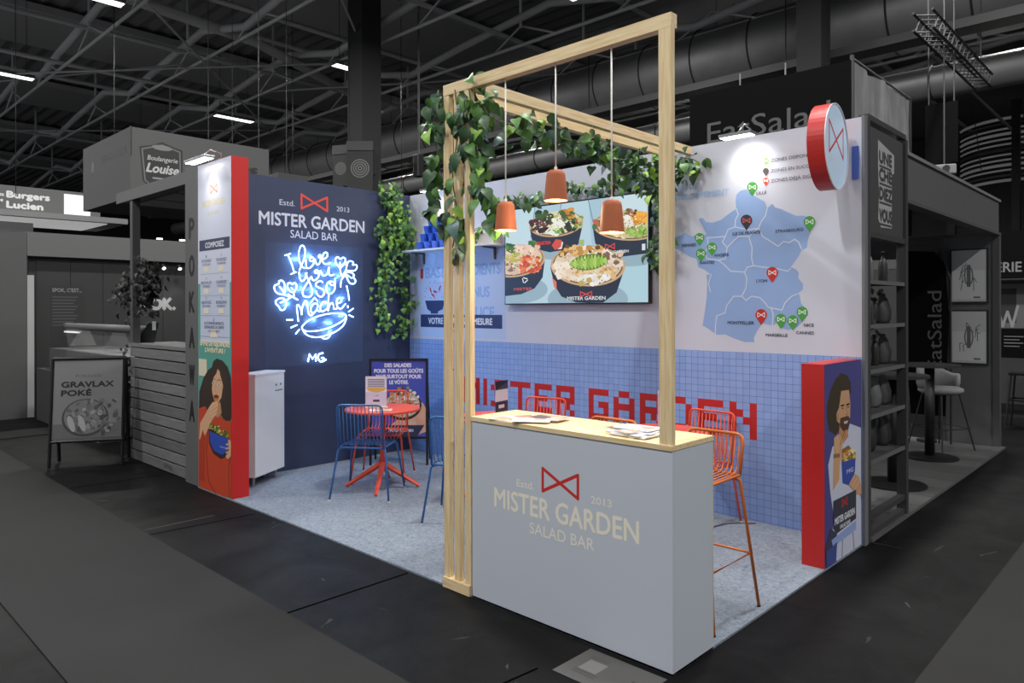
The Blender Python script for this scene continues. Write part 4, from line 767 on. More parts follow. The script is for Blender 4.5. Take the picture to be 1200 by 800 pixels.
for k, y in enumerate(TY_):
    t = thing('roof_truss', 'long grey tubular roof truss, %s counting back from the camera' % ORD[k], 'truss', (0, y, 0), 0, 'roof trusses of the hall')
    link_mesh('top_chord', mt_top, t); link_mesh('bottom_chord', mt_bot, t)
    for i in range(14): x = -44+i*4.0; link_mesh('diagonal', mt_diag, t, (x, 0, 0)); link_mesh('diagonal', mt_diag2, t, (x, 0, 0))
    for i in range(7): link_mesh('hanger', mt_post, t, (-43+i*8, 0, 0))
mr = MB().tube([(0, -10, 0), (0, 40, 0)], .06, 6).mesh('purlin', RAIL, True)
for k, (x, z) in enumerate(((-40.5, 8.8), (-32.5, 8.8), (-24.5, 9.0), (-21.5, 8.6), (-19.3, 9.0), (-17, 9.1), (-15, 8.9), (-11.5, 8.8), (-8.5, 9.1), (-4, 9.0), (0, 9.0))):
    setp(link_mesh('roof_purlin', mr, None, (x, 0, z)), 'straight grey roof tube running away from the camera, %s from the left' % ORD[k], 'roof tube', 'roof tubes across the trusses')
mw = MB().tube([(0, 0, 0), (0, 0, 6.27)], .008, 5).mesh('cable', G30, True)
for k, (x, y, z) in enumerate(((-19, 1.5, 4.4), (-16.5, 2.9, 4.4), (-17.5, 8, 4.4), (-14.7, 9.8, 4.4))):
    setp(link_mesh('hanging_cable', mw, None, (x, y, z)), 'thin dark cable hanging from the roof, %s from the left' % ORD[k], 'cable', 'cables hung from the roof')
LENS = mat('luminaire_lens', (255, 255, 255), .4, emit=3.2)
lamp_b = MB().box(-.16, .16, -.68, .68, 0, .09).mesh('housing', G95); lamp_l = MB().box(-.13, -.02, -.66, .66, -.012, 0).mesh('tube_lens', LENS); lamp_l2 = MB().box(.02, .13, -.66, .66, -.012, 0).mesh('tube_lens', LENS); lamp_h = MB().tube([(0, 0, .09), (0, 0, 2.3)], .008, 5).mesh('suspension', G30)
COLN = ('far left', 'left', 'centre left', 'centre', 'centre right', 'right', 'far right')
for i, x in enumerate((-36.2, -29.8, -22.5, -15.2, -7.9, -.6, 6.7)):
    for j, y in enumerate((-4.6, 2.0, 8.6, 15.8)):
        t = thing('ceiling_luminaire', 'linear hall luminaire hung under the roof, %s row, %s counting back' % (COLN[i], ORD[j]), 'ceiling light', (x, y, 8.25), 0, 'linear luminaires under the hall roof')
        link_mesh('housing', lamp_b, t); link_mesh('tube_lens', lamp_l, t); link_mesh('tube_lens', lamp_l2, t); link_mesh('suspension', lamp_h, t, (0, .5, 0)); link_mesh('suspension', lamp_h, t, (0, -.5, 0))
        area_light('luminaire_light', (0, 0, -.03), .3, 1.3, HALL_W, (1, .99, .97), t)
# ducts
def duct(label, y, z, r, x0, x1, step):
    t = thing('air_duct', label, 'duct', (x0, y, z), 0, 'round air ducts behind the stand')
    MB().tube([(0, 0, 0), (x1-x0, 0, 0)], r, 32).build('pipe', DUCT, t, smooth=True); n = int((x1-x0)/step)
    me = MB().tube([(0, math.cos(a)*(r+.006), math.sin(a)*(r+.006)) for a in [2*PI*k/32 for k in range(32)]], .022, 4, True).mesh('band', DUCTB)
    for i in range(1, n): link_mesh('band', me, t, (i*step, 0, 0))
duct('largest round metal duct crossing behind the stand', 14.0, 7.92, .84, -42, 14, 1.5)
duct('middle round metal duct below the largest one', 14.3, 6.4, .34, -42, 14, 2.2)
t = thing('cable_tray', 'flat metal cable tray running below the largest duct', 'cable tray', (0, 13.0, 6.95)); MB().box(-42, 14, -.25, .25, -.05, 0).build('tray', G75, t); MB().box(-42, 14, -.27, -.25, -.05, .12).build('side', G60, t)
for i in range(9): MB().tube([(-38+i*5.5, 0, 0), (-38+i*5.5, 0, 2.2)], .015, 5).build('hanger', G45, t)
# columns
t = thing('hall_column', 'square grey hall column rising left of the pine frame', 'column', (-13.34, 7.63, 0)); MB().box(-.28, .28, -.28, .28, 0, 10.6).build('shaft', CONC, t); MB().box(-.3, -.281, -.3, -.1, 4.2, 10.6).build('side_rail', G75, t)
setp(box('hall_column', CONC, -4.35, -3.85, 12.0, 12.5, 0, 10.6), 'square grey hall column behind the dark EatSalad fascia', 'column')
def spiral_banner(label, x, y, z0, z1, wd, rz):
    t = thing('spiral_banner', label, 'banner', (x, y, z0), rz, 'black banners with ring pattern on the column'); h = z1-z0
    MB().box(-wd/2, wd/2, -.03, .03, 0, h).build('panel', G30, t); MB().box(-wd/2-.01, wd/2+.01, -.05, .05, h, h+.22).build('cap', G60, t)
    P = Print((0, -.0305, h*.55), (1, 0, 0), (0, 0, 1), .0006)
    MB().tube([(0, .03, h*.5), (.25, .55, h*.5)], .02, 5).build('bracket', G45, t)
    for i in range(8): P.ell(0, 0, wd*.36*(1-i/8), wd*.36*(1-i/8), (104, 104, 104) if i % 2 == 0 else (34, 34, 34), 30)
    P.build('rings', PRINT, t)
spiral_banner('black ring pattern banner on the front of the column', -12.85, 7.15, 4.5, 5.45, .62, YAW)
spiral_banner('smaller black ring pattern banner left of the column', -13.42, 6.99, 4.65, 5.42, .42, YAW-.3)
t = thing('chain_hoist', 'small black chain hoist hanging right of the column', 'hoist', (-12.2, 8.4, 4.9)); MB().box(-.1, .1, -.1, .1, 0, .55).build('body', BLACK, t, bevel=.02); MB().tube([(0, 0, .55), (0, 0, 4)], .02, 5).build('chain', G75, t)

# ------------------------------------------------------------------ left neighbour: poke stand
PO = thing('lettered_post', 'grey square post with black letters POKAWA down its front', 'post', (-5.24, .16, 0)); MB().box(-.15, .155, -.14, .0, .0005, 3.03).build('shaft', G95, PO)
P = Print((0, -.1405, 0), (1, 0, 0), (0, 0, 1))
for ch, z in zip('POKAWA', (2.34, 1.985, 1.64, 1.30, .945, .60)): P.text(ch, -.055, z, .055, .2, (16, 16, 16), .02)
P.build('letters', PRINT, PO)
PC = thing('plank_counter', 'counter clad in rough grey horizontal planks beside the lettered post', 'counter', (-6.2, .3, 0)); PL = [mat('grey_plank_%d' % i, (c, c, c), .8, noise=.18, nscale=9, stretch=(.6, 6, 9)) for i, c in enumerate((108, 118, 100))]
MB().box(-.77, .79, -.2, .22, .0005, 1.22).build('core', G45, PC)
for i in range(11): z = .008+i*.1135; MB().box(-.77+(i % 3)*.004, .79-(i*7 % 3)*.004, -.25, -.201, z, z+.1).build('plank', PL[i % 3], PC, bevel=.004)
MB().box(-.78, .795, -.26, .24, 1.256, 1.29).build('counter_top', PL[1], PC)
P = Print((0, -.2505, 0), (1, 0, 0), (0, 0, 1)); P.text('EPAL', .2, .04, .42, .05, (50, 50, 50)); P.build('stencil', PRINT, PC)
t = thing('canopy', 'flat grey canopy over the plank counter on a thin pole', 'canopy', (-6.2, .8, 2.9)); MB().box(-1.15, .8, -.75, 1.2, 0, .06).build('roof', G75, t); MB().box(-1.15, .8, -.77, -.75, -.02, .1).build('edge', G95, t)
for i in range(3): MB().box(-1.05+i*.62, -.5+i*.62, -.6, 1.0, -.02, -.001).build('ceiling_panel', G120, t)
MB().box(-.74, -.66, -.76, -.68, -1.605, -.003).build('pole', G75, t)
# hanging plants on the pole
vine('dark_plant', 'dark bushy plant hanging beside the canopy pole', 'plant', [[(-7.0, .15, 2.15), (-7.02, .12, 1.9), (-7.0, .1, 1.65)], [(-6.8, .15, 2.1), (-6.78, .12, 1.8)]], [130, 110], CF, (.06, .11), [4, 4, 5], 106, stuff=True, spread=.1) if False else None
LEAF.append(mat('leaf_charcoal', (26, 26, 26), .6)); LEAF.append(mat('leaf_grey', (62, 62, 62), .6))
vine('dark_plant', 'dark bushy plant hanging beside the canopy pole', 'plant', [[(-7.15, .14, 2.0), (-7.2, .1, 1.85), (-7.1, .1, 1.6)], [(-6.7, .14, 2.15), (-6.62, .12, 1.95), (-6.66, .12, 1.75)]], [170, 190], CF, (.05, .09), [4, 4, 4, 5], 106, stuff=True, spread=.075)
vine('dark_plant', 'dark ivy trailing at the left edge of the plank counter', 'plant', [[(-7.02, .02, 1.28), (-7.02, .0, .9), (-7.01, 0, .5), (-7.0, -.02, .2)]], [130], CF, (.04, .07), [4, 5], 107, stuff=True, spread=.035)
t = thing('tablet', 'small black tablet on a stand on the plank counter', 'tablet', (-6.88, .2, 1.2905), YAW); MB().prism([(-.12, 0), (.08, 0), (.13, .22), (.02, .22)], (0, 0, 0), (1, 0, 0), (0, 0, 1), .02).build('screen_case', BLACK, t); MB().box(.07, .11, -.03, -.022, .14, .24).build('bright_edge', G200, t)
# vitrine counter
VC = thing('display_counter', 'grey serving counter with sloped glass display', 'counter', (-9.5, .65, 0))
MB().box(-1.6, 1.3, -.55, .4, .0005, .78).build('body', G75, VC); MB().box(-1.5, 2.2, -.4, .45, .781, 1.08).build('upper_case', G95, VC)
MB().tube([(-1.0, -.32, 1.42), (2.2, -.32, 1.42)], .05, 8).build('top_rail', G95, VC, smooth=True); MB().box(-.95, -.35, -.35, -.3, 1.33, 1.35).build('lit_strip', mat('lit_strip', (240, 240, 240), .4, emit=.8), VC)
for x in (-1.0, .5): MB().prism([(0, 0), (.36, 0), (.2, .3), (.12, .3)], (x, .1, 1.121), (0, -1, 0), (0, 0, 1), .012).build('glass_end', mat('smoked_glass', (150, 150, 150), .1, alpha=.35), VC)
MB().add([(-1.0, -.28, 1.121), (2.2, -.28, 1.121), (2.2, -.32, 1.4), (-1.0, -.32, 1.4)], [(0, 1, 2, 3)]).build('glass_front', MATS['smoked_glass'], VC)
# A-board
AB = thing('a_board', 'black framed pavement board advertising a poke bowl', 'a-board', (-6.95, -.36, 0), math.atan2(.62, .22)*.0+1.08)
def ab_side(sy, pic):
    tl = .16*sy
    for sx in (-1, 1): MB().tube([(sx*.34, sy*.19, .012), (sx*.34, sy*.03, 1.14)], .018, 4).build('leg', BLACK, AB)
    MB().tube([(-.34, sy*.03, 1.14), (.34, sy*.03, 1.14)], .018, 4).build('rail', BLACK, AB); MB().tube([(-.34, sy*.152, .28), (.34, sy*.152, .28)], .018, 4).build('rail', BLACK, AB)
    a, bb = Vector((0, sy*.146, .3)), Vector((0, sy*.033, 1.12)); u = (bb-a).normalized()
    MB().prism([(-.325, 0), (.325, 0), (.325, (bb-a).length), (-.325, (bb-a).length)], a, (1, 0, 0), u, .006).build('board', G95, AB)
    if pic:
        P = Print(a+Vector((0, -.007, 0)), (1, 0, 0), u); L_ = (bb-a).length; P.rect(-.32, .01, .32, L_-.01, (124, 124, 124)); P.rect(-.32, .01, .32, .16, (100, 100, 100)); P.text('POKAWA', -.12, .645, .12, .035, (84, 84, 84)); P.text('GRAVLAX', -.25, .545, .24, .06, (26, 26, 26), .03); P.text('POKÉ', -.25, .455, .03, .06, (26, 26, 26), .03)
        P.ell(-.02, .22, .22, .2, (62, 62, 62), 26); P.ell(-.02, .23, .2, .18, (118, 118, 118), 26); rr = random.Random(6)
        for i in range(60): c = rr.randint(70, 160); q = math.sqrt(rr.random())*.18; an = rr.uniform(0, 6.3); P.ell(.0+q*1.1*math.cos(an), .24+q*math.sin(an), rr.uniform(.01, .04), rr.uniform(.01, .03), (c, c, c), 7, an)
        for x in (-.15, -.05): P.ell(x, .16, .03, .09, (168, 168, 168), 12, .3)
        for i in range(26): c = rr.randint(60, 140); P.ell(rr.uniform(.1, .3), rr.uniform(.05, .42), rr.uniform(.01, .04), rr.uniform(.01, .03), (c, c, c), 7, 1)
        P.build('poster', PRINT, AB)
ab_side(-1, True); ab_side(1, False)
# poke lettering wall far left (dark stand)
SX = -11.4
SP = thing('dark_stand', 'dark exhibition stand with grey fascia and spotlit lettering', 'stand', (SX, 1.2, 0))
MB().box(-.35, -.15, -1.1, 2.9, .0005, 2.5).build('dark_wall', G45, SP); MB().box(-.35, 0, -1.15, 3.2, 2.5, 2.87).build('fascia', G95, SP); MB().box(-.3, 0, -3.5, -1.155, .0005, 2.85).build('side_wall', G75, SP)
MB().box(-.14, .0, -1.15, -1.06, .0005, 2.2).build('pale_jamb', G160, SP); 
for i in range(8): MB().box(-.149, -.14, -1.0+i*.48, -1.0+i*.48+.47, .01, 2.49).build('wall_board', G45, SP)
P = Print((-.139, 0, 0), (0, 1, 0), (0, 0, 1)); P.rect(-.82, 1.0, -.32, 2.05, (40, 40, 40)); P.text("SPOK, C'EST...", -.78, 1.95, -.36, .06, (120, 120, 120), .02)
for i in range(10): P.rect(-.78, 1.86-i*.05, -.42-(i % 3)*.03, 1.875-i*.05, (78, 78, 78))
P.ell(-.42, 1.14, .05, .05, (84, 84, 84), 16); P.ell(-.42, 1.14, .035, .035, (40, 40, 40), 16)
P.build('sign_text', PRINT, SP); P = Print((-.139, 0, 0), (0, 1, 0), (0, 0, 1)); P.text('SPOK.', .45, 1.67, 1.12, .2, (160, 160, 160), .04); P.build('lettering', PRINT, SP)
for y in (.86, 1.13):
    s_ = MB().tube([(.0, y, 2.44), (.06, y, 2.38)], .035, 10).build('spot_head', BLACK, SP, smooth=True); MB().tube([(.06, y, 2.38), (.064, y, 2.376)], .03, 10).build('spot_lens', mat('spot_lens', (255, 250, 240), .4, emit=6), s_)
    spot_light('spot_beam', (.1, y, 2.33), (-.15, y+.02, 1.6), 8, 60, (1, 1, 1), .7, SP)
# boulangerie header box
BH = thing('header_box', 'large pale grey header box with black shield logo of a bakery', 'header', (-13.6, 3.15, 3.69)); 
MB().box(-1.35, 1.36, -1.33, 1.34, 0, 1.27).build('box', mat('header_grey', (84, 84, 84), .7), BH); [MB().tube([(x_, y_, 1.27), (x_, y_, 6.9)], .007, 5).build('hanging_wire', G30, BH) for x_ in (-1.2, 1.2) for y_ in (1.2,)]; MB().box(1.355, 1.37, -1.335, -1.31, .75, 1.28).build('corner_slit', BLACK, BH)
P = Print((1.3605, 0, 0), (0, 1, 0), (0, 0, 1)); P.poly([(-1.18, .94), (-.95, 1.0), (-.78, 1.08), (-.6, 1.02), (-.41, .98), (-.40, .36), (-.5, .28), (-1.03, .24), (-1.12, .32)], (40, 40, 40)); P.line([(-1.13, .9), (-.78, 1.02), (-.46, .94), (-.45, .38), (-.52, .32), (-1.01, .28), (-1.08, .34), (-1.13, .9)], .025, (104, 104, 104))
P.text('Boulangerie', -1.04, .72, -.5, .09, (170, 170, 170), .01, .2); P.text('Louise', -1.06, .5, -.48, .17, (180, 180, 180), .02, .3); P.rect(-.95, .38, -.6, .41, (140, 140, 140)); P.ell(-.78, .97, .18, .05, (120, 120, 120), 20)
P.text('BOULANGERIE', -.24, .68, 1.08, .17, (30, 30, 30), .04); P.build('logo', PRINT, BH)
P = Print((0, -1.3305, 0), (1, 0, 0), (0, 0, 1)); P.ell(-.75, .82, .14, .16, (34, 34, 34), 18); P.ell(-.75, .82, .1, .12, (84, 84, 84), 18); P.build('side_emblem', PRINT, BH); P = Print((0, -1.3305, 0), (1, 0, 0), (0, 0, 1)); P.text('RENOVATEUR', -.2, .82, 1.2, .14, (26, 26, 26), .03); P.build('side_lettering', PRINT, BH)
setp(box('rear_header', G60, -15.6, -12.6, 4.9, 5.6, 3.4, 4.6), 'plain grey header block behind the bakery header', 'header')
# burger stand fascia
BU = thing('burger_fascia', 'grey fascia with white lettering of a burger stand', 'fascia', (-20, 2.4, 4.0))
MB().box(-2, 0, -3, 1.25, .13, .8).build('panel', G95, BU); MB().box(-2, .6, -3, 1.75, -.02, .12).build('soffit_edge', G120, BU); MB().box(-1.8, .4, -2.8, 1.3, -.045, -.021).build('lit_soffit', mat('lit_soffit', (220, 220, 220), .5, emit=.55), BU)
MB().box(-2, -.5, -3, -.2, -1.4, -.06).build('lit_wall', G160, BU); MB().box(.0, .02, .38, 1.0, .17, .72).build('lit_panel', mat('lit_panel', (225, 225, 225), .5, emit=.6), BU)
P = Print((.001, 0, 0), (0, 1, 0), (0, 0, 1)); P.text('Burgers', -.88, .5, .05, .16, (225, 225, 225), .035); P.text('Lucien', -.88, .24, -.1, .17, (225, 225, 225), .035); P.text('LES', -1.1, .52, -.94, .06, (225, 225, 225), .03); P.text('DE', -1.08, .38, -.96, .06, (225, 225, 225), .03); P.build('lettering', PRINT, BU)
t = thing('far_stand', 'far dark stand below the burger fascia with small lamps', 'stand', (-24, 5, 0)); MB().box(-2, 2, -2, 3, .0005, 3.6).build('block', G45, t)
for i, y in enumerate((.2, .9, 1.6)): MB().lathe([(.09, 3.86), (.09, 3.9)], 12, (2.1, y, 0)).build('downlight', mat('downlight', (255, 255, 255), .4, emit=2.5), t)
MB().box(1.95, 2.05, -2, 3, 3.6, 3.64).build('rail', G120, t)
t = thing('dark_backdrop', 'long dark partition closing the left stands', 'partition', (-16, 10, 0)); MB().box(-1, 1, -1.5, 6, .0005, 3.4).build('panel', G45, t); MB().box(1.0, 1.02, -1.2, 5.8, .3, 3.2).build('inset', G60, t)

# ------------------------------------------------------------------ right neighbour
t = thing('banner_header', 'black EatSalad fascia with grey cloth side behind the map wall', 'header', (-1.6, 4.5, 3.0)); MB().box(-.9, .86, 0, .05, 0, 1.07).build('front', mat('near_black', (11, 11, 11), .9, spec=.1), t)
P = Print((0, -.0006, 0), (1, 0, 0), (0, 0, 1)); P.text('EatSalad', -.68, .5, .66, .24, (74, 74, 74), 0); P.build('lettering', PRINT, t)
m = MB(); n = 40; vs = []
for i in range(n+1):
    y = .05+1.85*i/n; s_ = .02*math.sin(i*1.1)+.03*math.exp(-((i-20)/2.5)**2)
    for j in range(6): vs.append((.86+s_*(1-j/8)+.01*math.sin(i*.5+j), y, .0+.212*j+(0 if j < 5 else .03*abs(math.cos(i*.157))-.02)))
m.add(vs, [(i*6+j, (i+1)*6+j, (i+1)*6+j+1, i*6+j+1) for i in range(n) for j in range(5)]); m.build('cloth_side', mat('grey_cloth', (142, 142, 142), .9, noise=.1, nscale=5), t, smooth=True)
MB().tube([(.86, .02, 1.09), (.86, 1.92, 1.09)], .012, 6).build('top_rail', G75, t); MB().tube([(.86, 1.92, -.5), (.86, 1.92, 1.12)], .02, 6).build('rear_pole', G30, t); MB().tube([(.86, .02, -.5), (.86, .02, 1.12)], .02, 6).build('front_pole', G60, t)
for x in (.2, -.3): MB().tube([(x, .02, 1.07), (x, .02, 1.2)], .008, 6).build('pin', G120, t)
RF = box('floor_wood', mat('grey_plank_floor', (96, 96, 96), .5), -4.2, .03, 2.62, 7.35, .0004, .018, kind='structure'); RF['label'] = 'pale grey plank floor of the right hand stand'
pm = [mat('floor_plank_%d' % i, (c, c, c), .5, noise=.12, nscale=6, stretch=(1, 8, 1)) for i, c in enumerate((92, 100, 86))]
for i in range(12): box('plank', pm[i*5 % 3], -4.2, .028, 2.63+i*.393, 2.63+i*.393+.386, .0181, .024, RF)
DF = thing('display_rack', 'open metal display rack with shelves at the end of the map wall', 'shelf rack', (0, 3.05, 0)); FR_ = mat('rack_metal', (78, 78, 78), .4, metal=.3)
for y in (-.46, .44): MB().box(-.05, .02, y-.03, y+.03, .0005, 3.0).build('upright', FR_, DF)
for y in (-.46, .44): MB().box(-.36, -.32, y-.02, y+.02, .025, 2.2).build('rear_upright', FR_, DF)
for z in (.03, .14): MB().box(-.04, .01, -.43, .41, z, z+.04).build('foot_rail', FR_, DF)
for z in (1.86, 1.54, 1.215, .89, .565): MB().box(-.34, .0, -.43, .41, z-.02, z).build('shelf_board', G60, DF); MB().box(.0005, .012, -.43, .41, z-.025, z+.004).build('shelf_lip', G95, DF)
MB().box(-.05, .015, -.43, .41, 2.17, 2.21).build('rail', FR_, DF); HP = MB().box(-.03, .0, -.43, .41, 2.211, 2.97).build('header_panel', G60, DF); MB().box(-.05, .015, -.46, .44, 3.0, 3.04).build('top_rail', FR_, DF)
P = Print((.0006, 0, 0), (0, 1, 0), (0, 0, 1)); P.poly([(-.2, 2.9), (.18, 2.84), (.18, 2.7), (.12, 2.68), (.12, 2.27), (-.14, 2.26), (-.2, 2.32), (-.18, 2.5), (-.2, 2.7)], (168, 168, 168))
for i, (s_, z) in enumerate((('UNE', 2.74), ('CHE', 2.61), ('DIEZ', 2.47), ('VOUS', 2.31))): P.text(s_, -.17, z, .12, .09, (58, 58, 58), .04); P.rect(-.17, z-.035, .11, z-.018, (64, 64, 64))
P.build('sign_print', PRINT, DF)
# goods on the rack
BAG = [mat('dark_bag_%d' % i, (c, c, c), .45, noise=.3, nscale=12) for i, c in enumerate((40, 70, 100, 54))]
def bag(x, y, z, wd, h, c, label):
    m = MB(); n = 7; vs = []; prof = [(0, .035, wd*.46), (.12, .05, wd*.5), (.4, .055, wd*.5), (.75, .03, wd*.48), (.9, .006, wd*.46), (1, .004, wd*.47)]
    for f, d, w_ in prof:
        for a in range(12): t_ = 2*PI*a/12; vs.append((math.copysign(abs(math.cos(t_))**.7, math.cos(t_))*d, math.copysign(abs(math.sin(t_))**.6, math.sin(t_))*w_, f*h))
    fs = [(i*12+k, i*12+(k+1) % 12, (i+1)*12+(k+1) % 12, (i+1)*12+k) for i in range(5) for k in range(12)]+[tuple(range(12))[::-1], tuple(range(60, 72))]
    m.add(vs, fs); o = m.build('snack_bag', BAG[c], None, smooth=True); o.location = (x, y, z+.0005); setp(o, label, 'bag', 'goods on the display rack')
def bottle(x, y, z, h, c, label):
    o = MB().lathe([(.03, 0), (.033, .01), (.033, h*.6), (.022, h*.74), (.012, h*.82), (.012, h*.95), (.015, h*.955), (.015, h)], 14).build('bottle', BAG[c], None, smooth=True); o.location = (x, y, z+.0005); setp(o, label, 'bottle', 'goods on the display rack')
SHN = {1.86: 'top', 1.54: 'second', 1.215: 'third', .89: 'fourth', .565: 'lowest'}
POSN = ('next to the map wall', 'second from the map wall', 'in the middle', 'second from the outer upright', 'next to the outer upright')
rr = random.Random(12)
for z in (1.86,):
    for k in range(5): bottle(-.12-(k % 2)*.08, 2.68+k*.17, z, .25, k % 4, 'dark bottle on the top rack shelf, '+POSN[k])
for z, kinds in ((1.54, 'bBb'), (1.215, 'BbBb'), (.89, 'bbbb'), (.565, 'bbb')):
    for k, q in enumerate(kinds):
        y = 2.7+k*.72/(len(kinds)-1); lb = ('on the %s rack shelf, ' % SHN[z])+(POSN[0], POSN[2], POSN[4])[k] if len(kinds) == 3 else ('on the %s rack shelf, ' % SHN[z])+(POSN[0], POSN[1], POSN[3], POSN[4])[k]
        if q == 'b': bag(-.14, y, z, .17, .24 if z > .6 else .27, (k*3+int(z*10)) % 4, 'dark packet standing '+lb)
        else: bottle(-.13, y, z, .24, (k+2) % 4, 'dark bottle standing '+lb)
setp(box('small_print', G160, -.21, -.2, 2.85, 3.0, 1.5405, 1.78), 'small pale framed card leaning on the second rack shelf', 'card')
# fascia beam and end panel with pictures
t = thing('fascia_beam', 'long grey fascia beam running back from the display rack', 'fascia', (-.06, 5.4, 2.55)); MB().box(-.03, .03, -1.86, 1.93, 0, .36).build('face', mat('grey_fascia', (92, 92, 92), .5), t); MB().box(-.06, .05, -1.86, 1.95, .361, .39).build('top_lip', G120, t); MB().box(-.06, .05, -1.86, 1.95, -.03, -.001).build('bottom_lip', G75, t); MB().box(-4, -.031, -1.86, 1.93, .3, .33).build('soffit', G30, t)
for y in (-.9,): MB().lathe([(.04, .27), (.04, .299)], 10, (-.8, y, 0)).build('downlight', G160, t)
t = thing('picture_panel', 'grey end panel carrying two framed prints', 'panel', (-.33, 7.32, 0)); MB().box(-.25, .24, 0, .06, .025, 2.52).build('panel', G95, t); MB().box(.2405, .31, -.02, .08, .0005, 2.52).build('post', G75, t); MB().box(-.3, -.2505, -.02, .08, .025, 2.52).build('post', G75, t); MB().box(-3.7, .24, .061, .12, 2.3, 2.52).build('lintel', G75, t)
def framed(label, z0, z1, fig):
    t = thing('framed_print', label, 'picture', (-.33, 7.318, z0), 0, 'framed prints on the end panel'); h = z1-z0; w_ = .2
    MB().box(-w_, w_, -.03, 0, 0, h).build('frame', G45, t); P = Print((0, -.0305, 0), (1, 0, 0), (0, 0, 1)); P.rect(-w_+.02, .02, w_-.02, h-.02, (190, 190, 190)); P.rect(-w_+.03, .05, w_-.03, h*.6, (206, 206, 206)); r_ = random.Random(fig)
    for i in range(8): x = r_.uniform(-.1, .1); z = r_.uniform(.15, h*.6); P.line([(x, z), (x+r_.uniform(-.02, .02), z+r_.uniform(.05, .2)), (x+.03, z+.1)], .008, (88, 88, 88))
    P.ell(0, h*.5, .05, .12, (110, 110, 110), 14); P.ell(0, h*.5, .035, .1, (200, 200, 200), 14); P.rect(-.02, h*.3, .02, h*.7, (100, 100, 100)); P.rect(.05, .06, .12, .08, (100, 100, 100)); P.build('print', PRINT, t)
framed('upper framed sketch print on the end panel', 1.72, 2.38, 1); framed('lower framed sketch print on the end panel', .98, 1.64, 2)
t = thing('beach_flag', 'black curved flag reading EatSalad upwards', 'flag', (-.74, 7.1, 0)); 
MB().prism([(-.18, .35), (.2, .35), (.24, 1.6), (.2, 2.2), (.08, 2.35), (-.25, 2.38), (-.33, 2.2), (-.24, 1.2)], (0, .02, 0), (1, 0, 0), (0, 0, 1), .012).build('sail', mat('flag_black', (12, 12, 12), .9, spec=.1), t); MB().tube([(.26, 0, .02), (.26, 0, 2.0), (.15, 0, 2.38)], .012, 6).build('mast', G30, t); MB().lathe([(.11, .0245), (.11, .05)], 20).build('base', G30, t)
P = Print((.1, .007, .85), (0, 0, 1), (-1, 0, 0)); P.text('EatSalad', .05, -.06, 1.02, .16, (92, 92, 92)); P.build('lettering', PRINT, t)
vine('leafy_plant', 'pale patterned greenery standing left of the black flag', 'plant', [[(-1.45, 7.15, .1), (-1.45, 7.15, 1.0), (-1.42, 7.15, 1.9)]], [260], CF, (.05, .09), [5, 5, 4], 108, stuff=True, spread=.1)
def high_table(label, x, y):
    t = thing('high_table', label, 'table', (x, y, .024), 0, 'black pedestal tables in the right stand'); MB().lathe([(.3, 1.0), (.3, 1.025)], 32).build('table_top', G45, t); MB().lathe([(.05, .03), (.05, .9995)], 16).build('column', BLACK, t, smooth=True); MB().lathe([(.28, .0005), (.28, .015), (.06, .03)], 32).build('base_disc', BLACK, t)
high_table('black pedestal table before the white upholstered stool', -.45, 6.05); high_table('black pedestal table seen through the display rack', -.36, 4.45)
t = thing('upholstered_stool', 'pale upholstered bar stool with slim black legs', 'bar stool', (-.5, 6.72, .024), YAW+.3); UPH = mat('pale_upholstery', (140, 140, 140), .8)
MB().lathe([(.1, .64), (.2, .645), (.235, .67), (.235, .7), (.2, .72), (.0, .725)], 26, cap1=False).build('seat', UPH, t, smooth=True)
m = MB(); n = 20; vs = []
for i in range(n+1):
    a = -.2+(PI+.4)*i/n
    for rr_, z in ((.235, .7), (.25, .76), (.25, .95-.1*abs(math.cos(a))**3), (.22, .97-.1*abs(math.cos(a))**3), (.2, .93-.1*abs(math.cos(a))**3), (.2, .72)): vs.append((rr_*math.cos(a), rr_*math.sin(a), z))
m.add(vs, [(i*6+j, (i+1)*6+j, (i+1)*6+(j+1) % 6, i*6+(j+1) % 6) for i in range(n) for j in range(6)]+[tuple(range(6)), tuple(range(n*6, n*6+6))[::-1]]); m.build('backrest', UPH, t, smooth=True)
for sx in (-1, 1):
    for sy in (-1, 1): MB().tube([(sx*.13, sy*.13, .645), (sx*.24, sy*.24, .002)], .009, 6).build('leg', BLACK, t)
MB().tube([(.21*c, .21*s_, .25) for c, s_ in ((1, 1), (-1, 1), (-1, -1), (1, -1))], .006, 5, True).build('footrest', BLACK, t)
t = thing('low_table', 'dark table with pale papers deep in the right stand', 'table', (-1.3, 5.6, .024)); MB().box(-.4, .4, -.3, .3, .86, .9).build('table_top', G45, t); [MB().box(sx*.35-.02, sx*.35+.02, sy*.25-.02, sy*.25+.02, .0005, .8595).build('leg', BLACK, t) for sx in (-1, 1) for sy in (-1, 1)]
